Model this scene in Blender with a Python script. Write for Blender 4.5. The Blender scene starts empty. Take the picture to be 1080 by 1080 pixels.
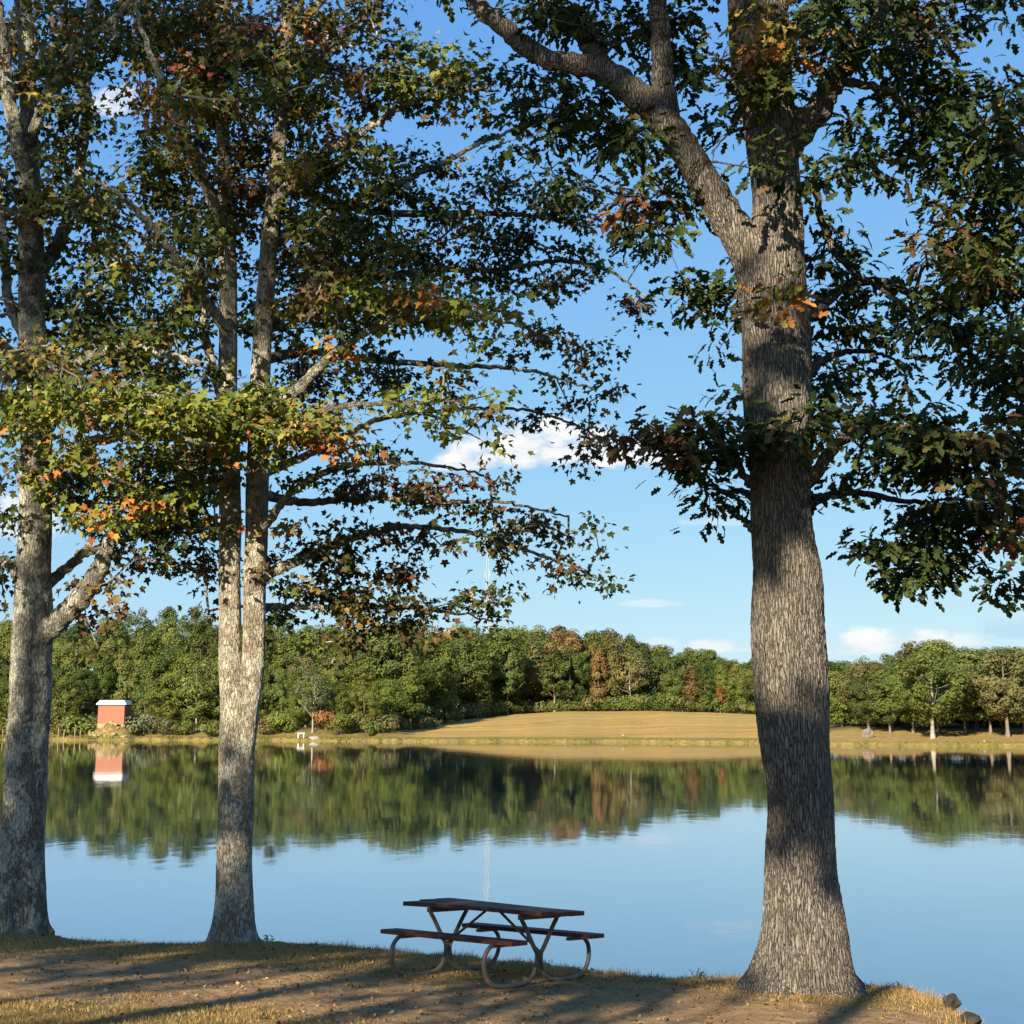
import bpy, math, random
import numpy as np
from mathutils import Vector, noise as mnoise

random.seed(7)
rng = np.random.default_rng(7)
scene = bpy.context.scene
COL = scene.collection
R = math.radians
W_, F_, HZ = 1080.0, 1400.0, 759.0
CAMZ = 3.3
PITCH = math.atan((HZ - 540) / F_)
cp, sp = math.cos(PITCH), math.sin(PITCH)
SUN_EL, SUN_AZ = R(24.0), R(26.0)          # azimuth: degrees to the left of straight behind the viewer
TO_SUN = np.array([-math.sin(SUN_AZ) * math.cos(SUN_EL), -math.cos(SUN_AZ) * math.cos(SUN_EL), math.sin(SUN_EL)])


def ray(px, py):
    u, v = (px - 540) / F_, (540 - py) / F_
    return np.array([u, cp - v * sp, sp + v * cp])


def at(px, py, Y):
    d = ray(px, py)
    t = Y / d[1]
    return np.array([0, 0, CAMZ]) + d * t


def pxr(r, px, py, Y):
    return r / F_ * (Y / ray(px, py)[1])


def sm(t):
    t = np.clip(t, 0, 1)
    return t * t * (3 - 2 * t)


# ------------------------------------------------------------------ object helpers
def props(o, label=None, cat=None, group=None, kind=None):
    if label: o['label'] = label
    if cat: o['category'] = cat
    if group: o['group'] = group
    if kind: o['kind'] = kind
    return o


def empty(name, loc, label, cat, group=None, rot=(0, 0, 0)):
    o = bpy.data.objects.new(name, None)
    o.empty_display_size = .2
    COL.objects.link(o)
    o.location = Vector(loc)
    o.rotation_euler = rot
    return props(o, label, cat, group)


def mesh_np(name, V, tris=None, quads=None, mat=None, col=None, smooth=False, polys=None):
    me = bpy.data.meshes.new(name)
    V = np.asarray(V, dtype=np.float32)
    if polys is not None:
        me.from_pydata([tuple(map(float, v)) for v in V], [], polys)
    else:
        loops, starts, tot, n = [], [], [], 0
        if tris is not None and len(tris):
            t = np.asarray(tris, dtype=np.int32)
            loops.append(t.ravel()); starts.append(np.arange(len(t)) * 3 + n); n += t.size
        if quads is not None and len(quads):
            q = np.asarray(quads, dtype=np.int32)
            loops.append(q.ravel()); starts.append(np.arange(len(q)) * 4 + n); n += q.size
        loops = np.concatenate(loops); starts = np.concatenate(starts)
        me.vertices.add(len(V)); me.vertices.foreach_set('co', V.ravel())
        me.loops.add(len(loops)); me.loops.foreach_set('vertex_index', loops)
        me.polygons.add(len(starts)); me.polygons.foreach_set('loop_start', starts.astype(np.int32))
        me.update(calc_edges=True)
    if col is not None:
        a = me.color_attributes.new('Col', 'FLOAT_COLOR', 'POINT')
        c = np.ones((len(V), 4), dtype=np.float32); c[:, :3] = col
        a.data.foreach_set('color', c.ravel())
    if smooth:
        me.polygons.foreach_set('use_smooth', np.ones(len(me.polygons), dtype=bool))
    if mat is not None: me.materials.append(mat)
    me.validate()
    return me


def link(name, me, parent=None, loc=None, label=None):
    o = bpy.data.objects.new(name, me)
    COL.objects.link(o)
    if parent is not None:
        o.parent = parent
    if loc is not None: o.location = Vector(loc)
    if label: o['label'] = label
    return o


class MB:
    """collects quads / tris of one mesh"""
    def __init__(s): s.V = []; s.P = []
    def add(s, V, P):
        b = len(s.V); s.V += [tuple(map(float, v)) for v in V]
        s.P += [tuple(int(i) + b for i in p) for p in P]
    def box(s, c, size, rz=0, taper=1.0, bev=0):
        x, y, z = [k / 2 for k in size]
        ca, sa = math.cos(rz), math.sin(rz)
        V = []
        for (k, t) in ((-z, 1.0), (z, taper)):
            for (a, b) in ((-x, -y), (x, -y), (x, y), (-x, y)):
                a *= t; b *= t
                V.append((c[0] + a * ca - b * sa, c[1] + a * sa + b * ca, c[2] + k))
        s.add(V, [(3, 2, 1, 0), (4, 5, 6, 7), (0, 1, 5, 4), (1, 2, 6, 5), (2, 3, 7, 6), (3, 0, 4, 7)])
    def tube(s, pts, r, n=8):
        V, Q = tube(np.array(pts, float), np.full(len(pts), r) if np.isscalar(r) else np.array(r), n, caps=True)
        s.add(V, Q)
    def build(s, name, mat, parent=None, loc=None, smooth=False, bevel=0, label=None):
        me = mesh_np(name, s.V, polys=s.P, mat=mat, smooth=smooth)
        o = link(name, me, parent, loc, label)
        if bevel:
            b = o.modifiers.new('bevel', 'BEVEL'); b.width = bevel; b.segments = 2; b.limit_method = 'ANGLE'
        return o


def catmull(P, step):
    P = np.asarray(P, float)
    out = []
    n = len(P)
    for i in range(n - 1):
        p0 = P[i - 1] if i > 0 else 2 * P[0] - P[1]
        p1, p2 = P[i], P[i + 1]
        p3 = P[i + 2] if i + 2 < n else 2 * P[-1] - P[-2]
        k = max(2, int(math.ceil(np.linalg.norm((p2 - p1)[:3]) / step)))
        t = (np.arange(k) / k)[:, None]
        out.append(.5 * ((2 * p1) + (-p0 + p2) * t + (2 * p0 - 5 * p1 + 4 * p2 - p3) * t ** 2 + (-p0 + 3 * p1 - 3 * p2 + p3) * t ** 3))
    out.append(P[-1:])
    return np.concatenate(out)


def frames(P):
    T = np.gradient(P, axis=0)
    T /= np.linalg.norm(T, axis=1)[:, None] + 1e-9
    ref = np.array([1, 0, 0.]) if abs(T[0][0]) < .9 else np.array([0, 1, 0.])
    N = []
    n = ref - T[0] * ref.dot(T[0]); n /= np.linalg.norm(n)
    for t in T:
        n = n - t * n.dot(t); n /= np.linalg.norm(n) + 1e-9
        N.append(n)
    N = np.array(N)
    return T, N, np.cross(T, N)


def tube(P, rad, n, caps=False, rfun=None):
    T, N, B = frames(P)
    th = np.arange(n) / n * 2 * np.pi
    rr = np.repeat(np.asarray(rad, float)[:, None], n, 1)
    if rfun is not None: rr = rfun(P, th, rr)
    V = P[:, None, :] + rr[:, :, None] * (np.cos(th)[None, :, None] * N[:, None, :] + np.sin(th)[None, :, None] * B[:, None, :])
    m = len(P)
    V = V.reshape(-1, 3)
    i = np.arange(m - 1)[:, None] * n; j = np.arange(n)[None, :]; j2 = (j + 1) % n
    Q = np.stack([i + j, i + j2, i + n + j2, i + n + j], -1).reshape(-1, 4)
    if caps:
        Q = [tuple(q) for q in Q] + [tuple(range(n))[::-1], tuple((m - 1) * n + k for k in range(n))]
    return V, Q


# ------------------------------------------------------------------ materials
def new_mat(name):
    m = bpy.data.materials.new(name); m.use_nodes = True
    nt = m.node_tree; nt.nodes.clear()
    return m, nt


def nd(nt, typ, **kw):
    n = nt.nodes.new(typ)
    for k, v in kw.items():
        if k.startswith('i_'):
            n.inputs[k[2:].replace('_', ' ')].default_value = v
        else: setattr(n, k, v)
    return n


def ramp(nt, stops, src):
    r = nt.nodes.new('ShaderNodeValToRGB')
    e = r.color_ramp.elements
    while len(e) < len(stops): e.new(.5)
    for k, (p, c) in enumerate(stops):
        e[k].position = p; e[k].color = (*c, 1) if len(c) == 3 else c
    nt.links.new(src, r.inputs[0])
    return r.outputs[0]


def noise_n(nt, vec, scale, detail=4, rough=.55, dist=0):
    n = nd(nt, 'ShaderNodeTexNoise')
    n.inputs['Scale'].default_value = scale; n.inputs['Detail'].default_value = detail
    n.inputs['Roughness'].default_value = rough; n.inputs['Distortion'].default_value = dist
    if vec is not None: nt.links.new(vec, n.inputs['Vector'])
    return n.outputs['Fac']


def coords(nt, scale=(1, 1, 1), kind='Object'):
    t = nd(nt, 'ShaderNodeTexCoord'); m = nd(nt, 'ShaderNodeMapping')
    m.inputs['Scale'].default_value = scale
    nt.links.new(t.outputs[kind], m.inputs[0])
    return m.outputs[0]


def math_n(nt, op, a, b=None, clamp=False):
    n = nd(nt, 'ShaderNodeMath', operation=op); n.use_clamp = clamp
    for k, v in ((0, a), (1, b)):
        if v is None: continue
        if hasattr(v, 'links') or hasattr(v, 'is_linked'): nt.links.new(v, n.inputs[k])
        else: n.inputs[k].default_value = v
    return n.outputs[0]


def mixc(nt, fac, a, b, mode='MIX'):
    n = nd(nt, 'ShaderNodeMix', data_type='RGBA', blend_type=mode)
    for k, v in ((0, fac), (6, a), (7, b)):
        if hasattr(v, 'is_linked'): nt.links.new(v, n.inputs[k])
        elif k == 0: n.inputs[0].default_value = v
        else: n.inputs[k].default_value = (*v, 1)
    return n.outputs[2]


def principled(nt, color, rough=.8, spec=.3, normal=None, ior=1.5):
    p = nd(nt, 'ShaderNodeBsdfPrincipled')
    if hasattr(color, 'is_linked'): nt.links.new(color, p.inputs['Base Color'])
    else: p.inputs['Base Color'].default_value = (*color, 1)
    p.inputs['Roughness'].default_value = rough
    p.inputs['Specular IOR Level'].default_value = spec
    p.inputs['IOR'].default_value = ior
    if normal is not None: nt.links.new(normal, p.inputs['Normal'])
    return p


def out(nt, sh, disp=None):
    o = nd(nt, 'ShaderNodeOutputMaterial')
    nt.links.new(sh, o.inputs[0])
    if disp is not None: nt.links.new(disp, o.inputs['Displacement'])


def bump(nt, h, strength=.5, dist=.02):
    b = nd(nt, 'ShaderNodeBump'); b.inputs['Strength'].default_value = strength
    b.inputs['Distance'].default_value = dist
    nt.links.new(h, b.inputs['Height'])
    return b.outputs[0]


def simple_mat(name, c1, c2, scale=8, rough=.7, spec=.3, stretch=(1, 1, 1), bmp=.3, bd=.01):
    m, nt = new_mat(name)
    v = coords(nt, stretch)
    f = noise_n(nt, v, scale, 6, .6)
    c = ramp(nt, [(.3, c1), (.7, c2)], f)
    out(nt, principled(nt, c, rough, spec, bump(nt, f, bmp, bd)).outputs[0])
    return m


def leaf_mat(name, transl=.25, rough=.45, spec=.35):
    m, nt = new_mat(name)
    a = nd(nt, 'ShaderNodeAttribute', attribute_name='Col')
    p = principled(nt, a.outputs['Color'], rough, spec)
    t = nd(nt, 'ShaderNodeBsdfTranslucent')
    tc = mixc(nt, 1.0, a.outputs['Color'], (1.2, 1.15, .6), 'MULTIPLY')
    nt.links.new(tc, t.inputs[0])
    mx = nd(nt, 'ShaderNodeMixShader'); mx.inputs[0].default_value = transl
    nt.links.new(p.outputs[0], mx.inputs[1]); nt.links.new(t.outputs[0], mx.inputs[2])
    out(nt, mx.outputs[0])
    return m


def far_leaf_mat():
    m, nt = new_mat('far_foliage')
    a = nd(nt, 'ShaderNodeAttribute', attribute_name='Col')
    oi = nd(nt, 'ShaderNodeObjectInfo')
    c = mixc(nt, 1.0, oi.outputs['Color'], a.outputs['Color'], 'MULTIPLY')
    p = principled(nt, c, .6, .2)
    t = nd(nt, 'ShaderNodeBsdfTranslucent'); nt.links.new(c, t.inputs[0])
    mx = nd(nt, 'ShaderNodeMixShader'); mx.inputs[0].default_value = .32
    nt.links.new(p.outputs[0], mx.inputs[1]); nt.links.new(t.outputs[0], mx.inputs[2])
    out(nt, mx.outputs[0])
    return m


def warp(nt, v, scale, amt):
    nz = nd(nt, 'ShaderNodeTexNoise'); nz.inputs['Scale'].default_value = scale; nz.inputs['Detail'].default_value = 4
    nt.links.new(v, nz.inputs['Vector'])
    c = nd(nt, 'ShaderNodeVectorMath', operation='SUBTRACT'); c.inputs[1].default_value = (.5, .5, .5)
    nt.links.new(nz.outputs['Color'], c.inputs[0])
    sc = nd(nt, 'ShaderNodeVectorMath', operation='SCALE'); sc.inputs['Scale'].default_value = amt
    nt.links.new(c.outputs[0], sc.inputs[0])
    vm = nd(nt, 'ShaderNodeVectorMath', operation='ADD')
    nt.links.new(v, vm.inputs[0]); nt.links.new(sc.outputs[0], vm.inputs[1])
    return vm.outputs[0]


def crack(nt, v, scale, w):
    vo = nd(nt, 'ShaderNodeTexVoronoi', feature='DISTANCE_TO_EDGE'); vo.inputs['Scale'].default_value = scale
    nt.links.new(v, vo.inputs['Vector'])
    return ramp(nt, [(0, (0, 0, 0)), (w, (.7, .7, .7)), (w * 2.6, (1, 1, 1))], vo.outputs['Distance'])


def bark_oak():
    m, nt = new_mat('oak_bark')
    v = warp(nt, warp(nt, coords(nt, (1, 1, .15)), 16, .055), 3.5, .10)
    r1 = crack(nt, v, 40, .15)
    r2 = crack(nt, warp(nt, coords(nt, (1, 1, .2)), 30, .03), 62, .2)
    fine = noise_n(nt, coords(nt, (1, 1, .22)), 70, 7, .75)
    big = noise_n(nt, coords(nt, (1, 1, .5)), 2.6, 4, .6)
    mid = noise_n(nt, coords(nt, (1, 1, .3)), 13, 4, .6)
    h = math_n(nt, 'ADD', math_n(nt, 'MULTIPLY', r1, .52), math_n(nt, 'ADD', math_n(nt, 'MULTIPLY', r2, .2), math_n(nt, 'MULTIPLY', math_n(nt, 'ADD', fine, mid), .28)))
    c = ramp(nt, [(.2, (.034, .030, .026)), (.46, (.095, .083, .070)), (.70, (.20, .175, .145)), (.92, (.31, .272, .222)), (1, (.40, .36, .30))], h)
    c = mixc(nt, math_n(nt, 'MULTIPLY', ramp(nt, [(.4, (0, 0, 0)), (.7, (1, 1, 1))], big), .5), c, (.15, .12, .09))
    p = principled(nt, c, .92, .1, bump(nt, h, .8, .02))
    d = nd(nt, 'ShaderNodeDisplacement'); d.inputs['Scale'].default_value = .026; d.inputs['Midlevel'].default_value = .85
    nt.links.new(h, d.inputs['Height'])
    out(nt, p.outputs[0], d.outputs[0])
    m.displacement_method = 'BOTH'
    return m


def bark_maple(name, base, dark, pale, amount):
    m, nt = new_mat(name)
    f = noise_n(nt, coords(nt, (1, 1, .62)), 30, 8, .78)
    g = noise_n(nt, coords(nt, (1, 1, .8)), 85, 5, .7)
    l = noise_n(nt, coords(nt, (1, 1, .75)), 5.0, 6, .68, .5)
    l2 = noise_n(nt, coords(nt, (1, 1, .8)), 17, 6, .72, .4)
    b_ = noise_n(nt, coords(nt, (1, 1, .4)), 1.6, 3, .5)
    r1 = crack(nt, warp(nt, coords(nt, (1, 1, .3)), 20, .05), 30, .07)
    t = math_n(nt, 'ADD', math_n(nt, 'MULTIPLY', f, .55), math_n(nt, 'MULTIPLY', g, .45))
    c = ramp(nt, [(.30, dark), (.45, tuple(.6 * k for k in base)), (.56, base), (.72, tuple(min(1, k * 1.45) for k in base))], t)
    lm = ramp(nt, [(.475, (0, 0, 0)), (.55, (1, 1, 1))], math_n(nt, 'ADD', math_n(nt, 'MULTIPLY', l, .66), math_n(nt, 'MULTIPLY', l2, .34)))
    c = mixc(nt, math_n(nt, 'MULTIPLY', lm, amount), c, pale)
    dk = ramp(nt, [(.53, (0, 0, 0)), (.62, (1, 1, 1))], math_n(nt, 'ADD', math_n(nt, 'MULTIPLY', b_, .6), math_n(nt, 'MULTIPLY', l2, .42)))
    c = mixc(nt, math_n(nt, 'MULTIPLY', dk, .55), c, tuple(.5 * k for k in base))
    c = mixc(nt, math_n(nt, 'MULTIPLY', math_n(nt, 'SUBTRACT', 1.0, r1), .22), c, dark)
    h = math_n(nt, 'ADD', math_n(nt, 'MULTIPLY', r1, .35), math_n(nt, 'ADD', f, math_n(nt, 'MULTIPLY', g, .4)))
    d = nd(nt, 'ShaderNodeDisplacement'); d.inputs['Scale'].default_value = .022; d.inputs['Midlevel'].default_value = .9
    nt.links.new(h, d.inputs['Height'])
    out(nt, principled(nt, c, .92, .1, bump(nt, h, .9, .025)).outputs[0], d.outputs[0])
    m.displacement_method = 'BOTH'
    return m


MAPLE_BARK = bark_maple('maple_bark', (.30, .275, .225), (.05, .045, .04), (.66, .63, .50), .9)
PALE_BARK = bark_maple('pale_bark', (.42, .35, .26), (.07, .058, .045), (.70, .65, .52), .85)
OAK_BARK = bark_oak()
FAR_BARK = simple_mat('far_bark', (.12, .095, .07), (.24, .2, .16), 3, .9, .1, (1, 1, .3))
WHITE_BARK = simple_mat('white_bark', (.20, .18, .14), (.34, .315, .265), 2, .8, .2, (1, 1, .5))
LEAF = leaf_mat('leaf', .28, .6, .16)
OAKLEAF = leaf_mat('oak_leaf', .2, .6, .16)
FARLEAF = far_leaf_mat()

# ------------------------------------------------------------------ near ground
TABLE = np.array([-.20, 13.48])


def plane_z(x, y):
    return .80 - .016 * (x + .2) - .065 * (y - 13.7)


EDGE_PX = [(-400, 984), (-150, 984), (0, 983), (45, 979), (85, 989), (200, 992), (300, 990), (400, 998), (500, 1007), (600, 1017), (680, 1025), (740, 1028),
           (800, 1029), (860, 1032), (910, 1036), (960, 1043), (1000, 1054), (1026, 1068), (1044, 1086), (1054, 1110)]


def ground_hit(px, py):
    d = ray(px, py)
    # CAMZ + t dz = .83 - .016(t dx+.2) - .065(t dy - 13.7)
    c0 = .80 - .016 * .2 + .065 * 13.7
    t = (c0 - CAMZ) / (d[2] + .016 * d[0] + .065 * d[1])
    return np.array([0, 0, CAMZ]) + d * t


edge = [ground_hit(*e)[:2] for e in EDGE_PX]
shore = np.array([(-90, 34), (-50, 24), (-26, 18.5)] + [tuple(e) for e in edge] + [(edge[-1][0] + .25, edge[-1][1] - 2), (5.2, 4), (7.5, -2), (14, -12), (40, -30), (90, -50)])
shore_s = catmull(shore, .25)


def shore_dist(x, y):
    """signed distance to the waterline, positive on land (chunked)"""
    P = np.stack([x, y], -1).reshape(-1, 2)
    outd = np.empty(len(P))
    near = bool(len(P)) and P[:, 0].min() > -9 and P[:, 0].max() < 5.5 and P[:, 1].min() > 8
    sh = shore_s[(np.abs(shore_s[:, 0]) < 16) & (shore_s[:, 1] > 2)] if near else shore_s
    A, B = sh[:-1], sh[1:]
    AB = B - A; L2 = (AB ** 2).sum(1) + 1e-12
    for i in range(0, len(P), 4000):
        q = P[i:i + 4000]
        AP = q[:, None] - A[None]
        t = np.clip((AP * AB).sum(2) / L2, 0, 1)
        D = AP - t[..., None] * AB
        d2 = (D ** 2).sum(2)
        k = d2.argmin(1)
        r = np.arange(len(q))
        cr = AB[k, 0] * AP[r, k, 1] - AB[k, 1] * AP[r, k, 0]
        outd[i:i + 4000] = np.sqrt(d2[r, k]) * np.where(cr < 0, 1, -1)
    return outd.reshape(np.shape(x))


def wav(x, y, s, seed):
    r = np.random.default_rng(seed)
    z = 0
    for k in range(6):
        a = r.uniform(0, 6.28); f = s * r.uniform(.6, 1.7); p = r.uniform(0, 6.28)
        z = z + np.sin((x * math.cos(a) + y * math.sin(a)) * f + p)
    return z / 6


TREE_A = ground_hit(20, 987); TREE_B = ground_hit(246, 994); OAK = ground_hit(848, 1049)


def ground_z(x, y, d=None):
    if d is None: d = shore_dist(x, y)
    z = plane_z(x, y)
    z = z + .03 * wav(x, y, 1.1, 3) + .015 * wav(x, y, 3.3, 4) + .006 * wav(x, y, 11, 5)
    for T, a, r in ((TREE_A, .05, .6), (TREE_B, .02, .45), (OAK, .015, .7)):
        z = z + a * np.exp(-((x - T[0]) ** 2 + (y - T[1]) ** 2) / (2 * r * r))
    dd = d + .14 * wav(x, y, 4.0, 8) + .09 * wav(x, y, 11, 9)
    k = sm((dd + .55) / .62)
    z = z - .05 * np.exp(-np.clip(dd, 0, 9) / .35)
    return -.8 + (z + .8) * k


def ax(*segs):
    o = []
    for a, b, s in segs: o.append(np.arange(a, b, s))
    return np.concatenate(o + [np.array([segs[-1][1]])])


gx = ax((-90, -20, 4), (-20, -8, .5), (-8, 5.2, .035), (5.2, 12, .4), (12, 90, 4))
gy = ax((-80, -10, 3), (-10, 8, .5), (8, 10, .07), (10, 17, .035), (17, 26, .4))
X, Y = np.meshgrid(gx, gy)
Dg = shore_dist(X, Y)
Z = ground_z(X, Y, Dg)
# fine clods where the camera can see them
fine = np.array([mnoise.fractal(Vector((x * 6, y * 6, 0)), 1, 2, 4) if -8 < x < 5.2 and y > 8.5 else 0 for x, y in zip(X.ravel(), Y.ravel())]).reshape(X.shape)
Z = Z + .016 * fine * (Dg > -.2)
ny, nx = X.shape
ii = np.arange(ny - 1)[:, None] * nx + np.arange(nx - 1)[None]
Q = np.stack([ii, ii + 1, ii + nx + 1, ii + nx], -1).reshape(-1, 4)


def dirt_mask(x, y):
    """1 = bare trodden soil, 0 = turf"""
    c = 1.15 * np.exp(-(((y + .38 * x - 11.7) / 1.55) ** 2)) * sm((x + 6.8) / 2.0)
    c = c + .5 * np.exp(-(((x - .2) / 1.6) ** 2 + ((y - 12.6) / .9) ** 2))
    c = c + .35 * np.exp(-(((x - 2.2) / 1.2) ** 2 + ((y - 10.9) / .7) ** 2))
    return np.clip(c + .35 * wav(x, y, 2.2, 21) + .25 * wav(x, y, 6, 22), 0, 1)


dm = dirt_mask(X, Y)
gcol = np.stack([dm, np.clip(.5 + .5 * wav(X, Y, .9, 31) + .3 * wav(X, Y, 4, 32), 0, 1), np.clip(Dg, 0, 1)], -1).reshape(-1, 3)


def ground_mat():
    m, nt = new_mat('bank_soil')
    a = nd(nt, 'ShaderNodeAttribute', attribute_name='Col')
    s = nd(nt, 'ShaderNodeSeparateColor'); nt.links.new(a.outputs['Color'], s.inputs[0])
    v = coords(nt)
    n1 = noise_n(nt, v, 7, 8, .65); n2 = noise_n(nt, v, 45, 6, .7); n3 = noise_n(nt, v, 1.7, 4, .6)
    dirt = ramp(nt, [(.3, (.19, .115, .055)), (.5, (.38, .245, .125)), (.72, (.56, .39, .21))], math_n(nt, 'ADD', math_n(nt, 'MULTIPLY', n1, .5), math_n(nt, 'MULTIPLY', n2, .5)))
    dry = ramp(nt, [(.3, (.15, .10, .034)), (.6, (.36, .25, .08)), (.8, (.50, .36, .13))], n2)
    grn = ramp(nt, [(.3, (.035, .045, .012)), (.7, (.11, .115, .035))], n2)
    turf = mixc(nt, ramp(nt, [(.48, (0, 0, 0)), (.78, (1, 1, 1))], math_n(nt, 'ADD', math_n(nt, 'MULTIPLY', s.outputs['Green'], .6), math_n(nt, 'MULTIPLY', n3, .4))), dry, grn)
    fac = ramp(nt, [(.35, (0, 0, 0)), (.65, (1, 1, 1))], math_n(nt, 'ADD', s.outputs['Red'], math_n(nt, 'MULTIPLY', math_n(nt, 'SUBTRACT', n1, .5), 1.1)))
    c = mixc(nt, fac, turf, dirt)
    edge_ = ramp(nt, [(0, (1, 1, 1)), (.16, (0, 0, 0))], s.outputs['Blue'])
    c = mixc(nt, math_n(nt, 'MULTIPLY', edge_, .6), c, (.07, .05, .03))
    sp_ = nd(nt, 'ShaderNodeTexVoronoi'); sp_.inputs['Scale'].default_value = 26; sp_.inputs['Randomness'].default_value = 1
    nt.links.new(v, sp_.inputs['Vector'])
    spk = ramp(nt, [(.10, (1, 1, 1)), (.2, (0, 0, 0))], sp_.outputs['Distance'])
    c = mixc(nt, math_n(nt, 'MULTIPLY', math_n(nt, 'MULTIPLY', spk, n3), .9), c, (.08, .055, .035))
    c = mixc(nt, math_n(nt, 'MULTIPLY', ramp(nt, [(.52, (0, 0, 0)), (.66, (1, 1, 1))], noise_n(nt, v, 3.4, 6, .7)), .5), c, (.115, .08, .045))
    h = math_n(nt, 'ADD', n1, math_n(nt, 'MULTIPLY', n2, .7))
    out(nt, principled(nt, c, .95, .05, bump(nt, h, 1.0, .06)).outputs[0])
    return m


g = link('ground', mesh_np('ground', np.stack([X, Y, Z], -1).reshape(-1, 3), quads=Q, mat=ground_mat(), col=gcol, smooth=True))
props(g, 'trodden brown earth and thin turf of the near lake bank', 'ground', kind='structure')


# fast lookup of the modelled ground height
def gz(x, y):
    return float(ground_z(np.array([x]), np.array([y]))[0])


def gz_arr(x, y):
    return ground_z(np.asarray(x), np.asarray(y))


# ------------------------------------------------------------------ turf and litter (uncountable)
def attr_mat(name, rough=.8, transl=.15):
    m, nt = new_mat(name)
    a = nd(nt, 'ShaderNodeAttribute', attribute_name='Col')
    p = principled(nt, a.outputs['Color'], rough, .15)
    t = nd(nt, 'ShaderNodeBsdfTranslucent'); nt.links.new(a.outputs['Color'], t.inputs[0])
    mx = nd(nt, 'ShaderNodeMixShader'); mx.inputs[0].default_value = transl
    nt.links.new(p.outputs[0], mx.inputs[1]); nt.links.new(t.outputs[0], mx.inputs[2])
    out(nt, mx.outputs[0])
    return m


GRASSM = attr_mat('grass_blade', .7, .3)
LITTERM = attr_mat('dead_leaf', .85, .1)


def scatter(n, seed):
    r = np.random.default_rng(seed)
    # denser where it is near the waterline: sample x, then depth inland
    x = r.uniform(-8, 5.0, n); y = r.uniform(8.4, 16.6, n)
    d = shore_dist(x, y)
    return x, y, d, r


def blades(x, y, z, L, lean, wid, col, r):
    n = len(x)
    a = r.uniform(0, 6.28, n)
    ex = np.stack([np.cos(a), np.sin(a), np.zeros(n)], -1)
    b = r.uniform(0, 6.28, n)
    ld = np.stack([np.cos(b), np.sin(b), np.zeros(n)], -1) * lean[:, None]
    up = np.array([0, 0, 1.])
    base = np.stack([x, y, z], -1)
    P0 = base - ex * wid[:, None]; P1 = base + ex * wid[:, None]
    mid = base + (up * .6 + ld * .35) * L[:, None]
    P2 = mid + ex * wid[:, None] * .7; P3 = mid - ex * wid[:, None] * .7
    P4 = base + (up * .95 + ld) * L[:, None]
    V = np.stack([P0, P1, P2, P3, P4], 1).reshape(-1, 3)
    k = np.arange(n)[:, None] * 5
    T = np.concatenate([k + np.array([[0, 1, 2]]), k + np.array([[0, 2, 3]]), k + np.array([[3, 2, 4]])])
    return V, T, np.repeat(col, 5, 0)


x, y, d, r = scatter(330000, 11)
dmv = dirt_mask(x, y)
edgeb = np.exp(-np.clip(d, 0, 9) / .25)
keep = (d > -.12) & (r.random(len(x)) < np.clip((1 - 1.3 * dmv) * .85 * np.clip(.75 + .7 * wav(x, y, 3.1, 61) + .5 * wav(x, y, 8, 62), .1, 1) + edgeb * .8 + .07, 0, 1))
x, y, d, dmv, edgeb = [q[keep] for q in (x, y, d, dmv, edgeb)]
z = gz_arr(x, y) - .004
patch = np.clip(.5 + .6 * wav(x, y, .9, 31) + .35 * wav(x, y, 4, 32), 0, 1)
far_b = sm((11.2 - y) / 1.5)                                      # greener sward near the viewer
patch = np.clip(patch - .38 + .60 * far_b * sm((1.5 - x) / 3) - .35 * edgeb - .6 * dmv, 0, 1)
dry = np.array([.38, .255, .105]); grn = np.array([.12, .12, .032])
col = dry * (1 - patch[:, None]) + grn * patch[:, None]
col *= r.uniform(.6, 1.35, (len(x), 1))
L = (.018 + .022 * r.random(len(x)) + .10 * edgeb * r.random(len(x)) ** 3) * (1 + .5 * wav(x, y, 5, 77))
V, T, C = blades(x, y, z, L, r.uniform(.1, .9, len(x)), r.uniform(.0018, .0035, len(x)), col, r)
props(link('grass', mesh_np('grass', V, tris=T, mat=GRASSM, col=C)), 'short thin dry and green grass growing on the bank', 'grass', kind='stuff')

# --- leaf shapes
MAPLE_L = np.array([(0, 0), (.24, -.06), (.40, .06), (.36, .24), (.56, .34), (.60, .52), (.33, .55), (.21, .55), (.19, .74), (0, 1), (-.19, .74), (-.21, .55), (-.33, .55), (-.60, .52), (-.56, .34), (-.36, .24), (-.40, .06), (-.24, -.06), (0, .38)])
OAK_L = np.array([(0, 0), (.09, .14), (.25, .26), (.11, .36), (.31, .54), (.14, .63), (.20, .84), (0, 1), (-.20, .84), (-.14, .63), (-.31, .54), (-.11, .36), (-.25, .26), (-.09, .14), (0, .48)])


def fan(shape):
    n = len(shape) - 1
    return np.array([(n, k, (k + 1) % n) for k in range(n)])


def leaves(pos, tip, nrm, size, shape, col, r, fold=.22):
    n = len(pos)
    tip = tip / (np.linalg.norm(tip, axis=1)[:, None] + 1e-9)
    nrm = nrm - tip * (nrm * tip).sum(1)[:, None]
    nrm /= np.linalg.norm(nrm, axis=1)[:, None] + 1e-9
    sx = np.cross(tip, nrm)
    f = (fold * (1 + r.normal(0, .9, n)))[:, None, None]
    curl = r.normal(.2, .28, n)[:, None, None]
    bx = shape[:, 0][None, :, None]; by = shape[:, 1][None, :, None]
    V = pos[:, None] + size[:, None, None] * (bx * sx[:, None] + by * tip[:, None] + (f * np.abs(bx) - curl * by * by) * nrm[:, None])
    k = len(shape)
    T = (np.arange(n)[:, None, None] * k + fan(shape)[None]).reshape(-1, 3)
    return V.reshape(-1, 3), T, np.repeat(col, k, 0)


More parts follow.
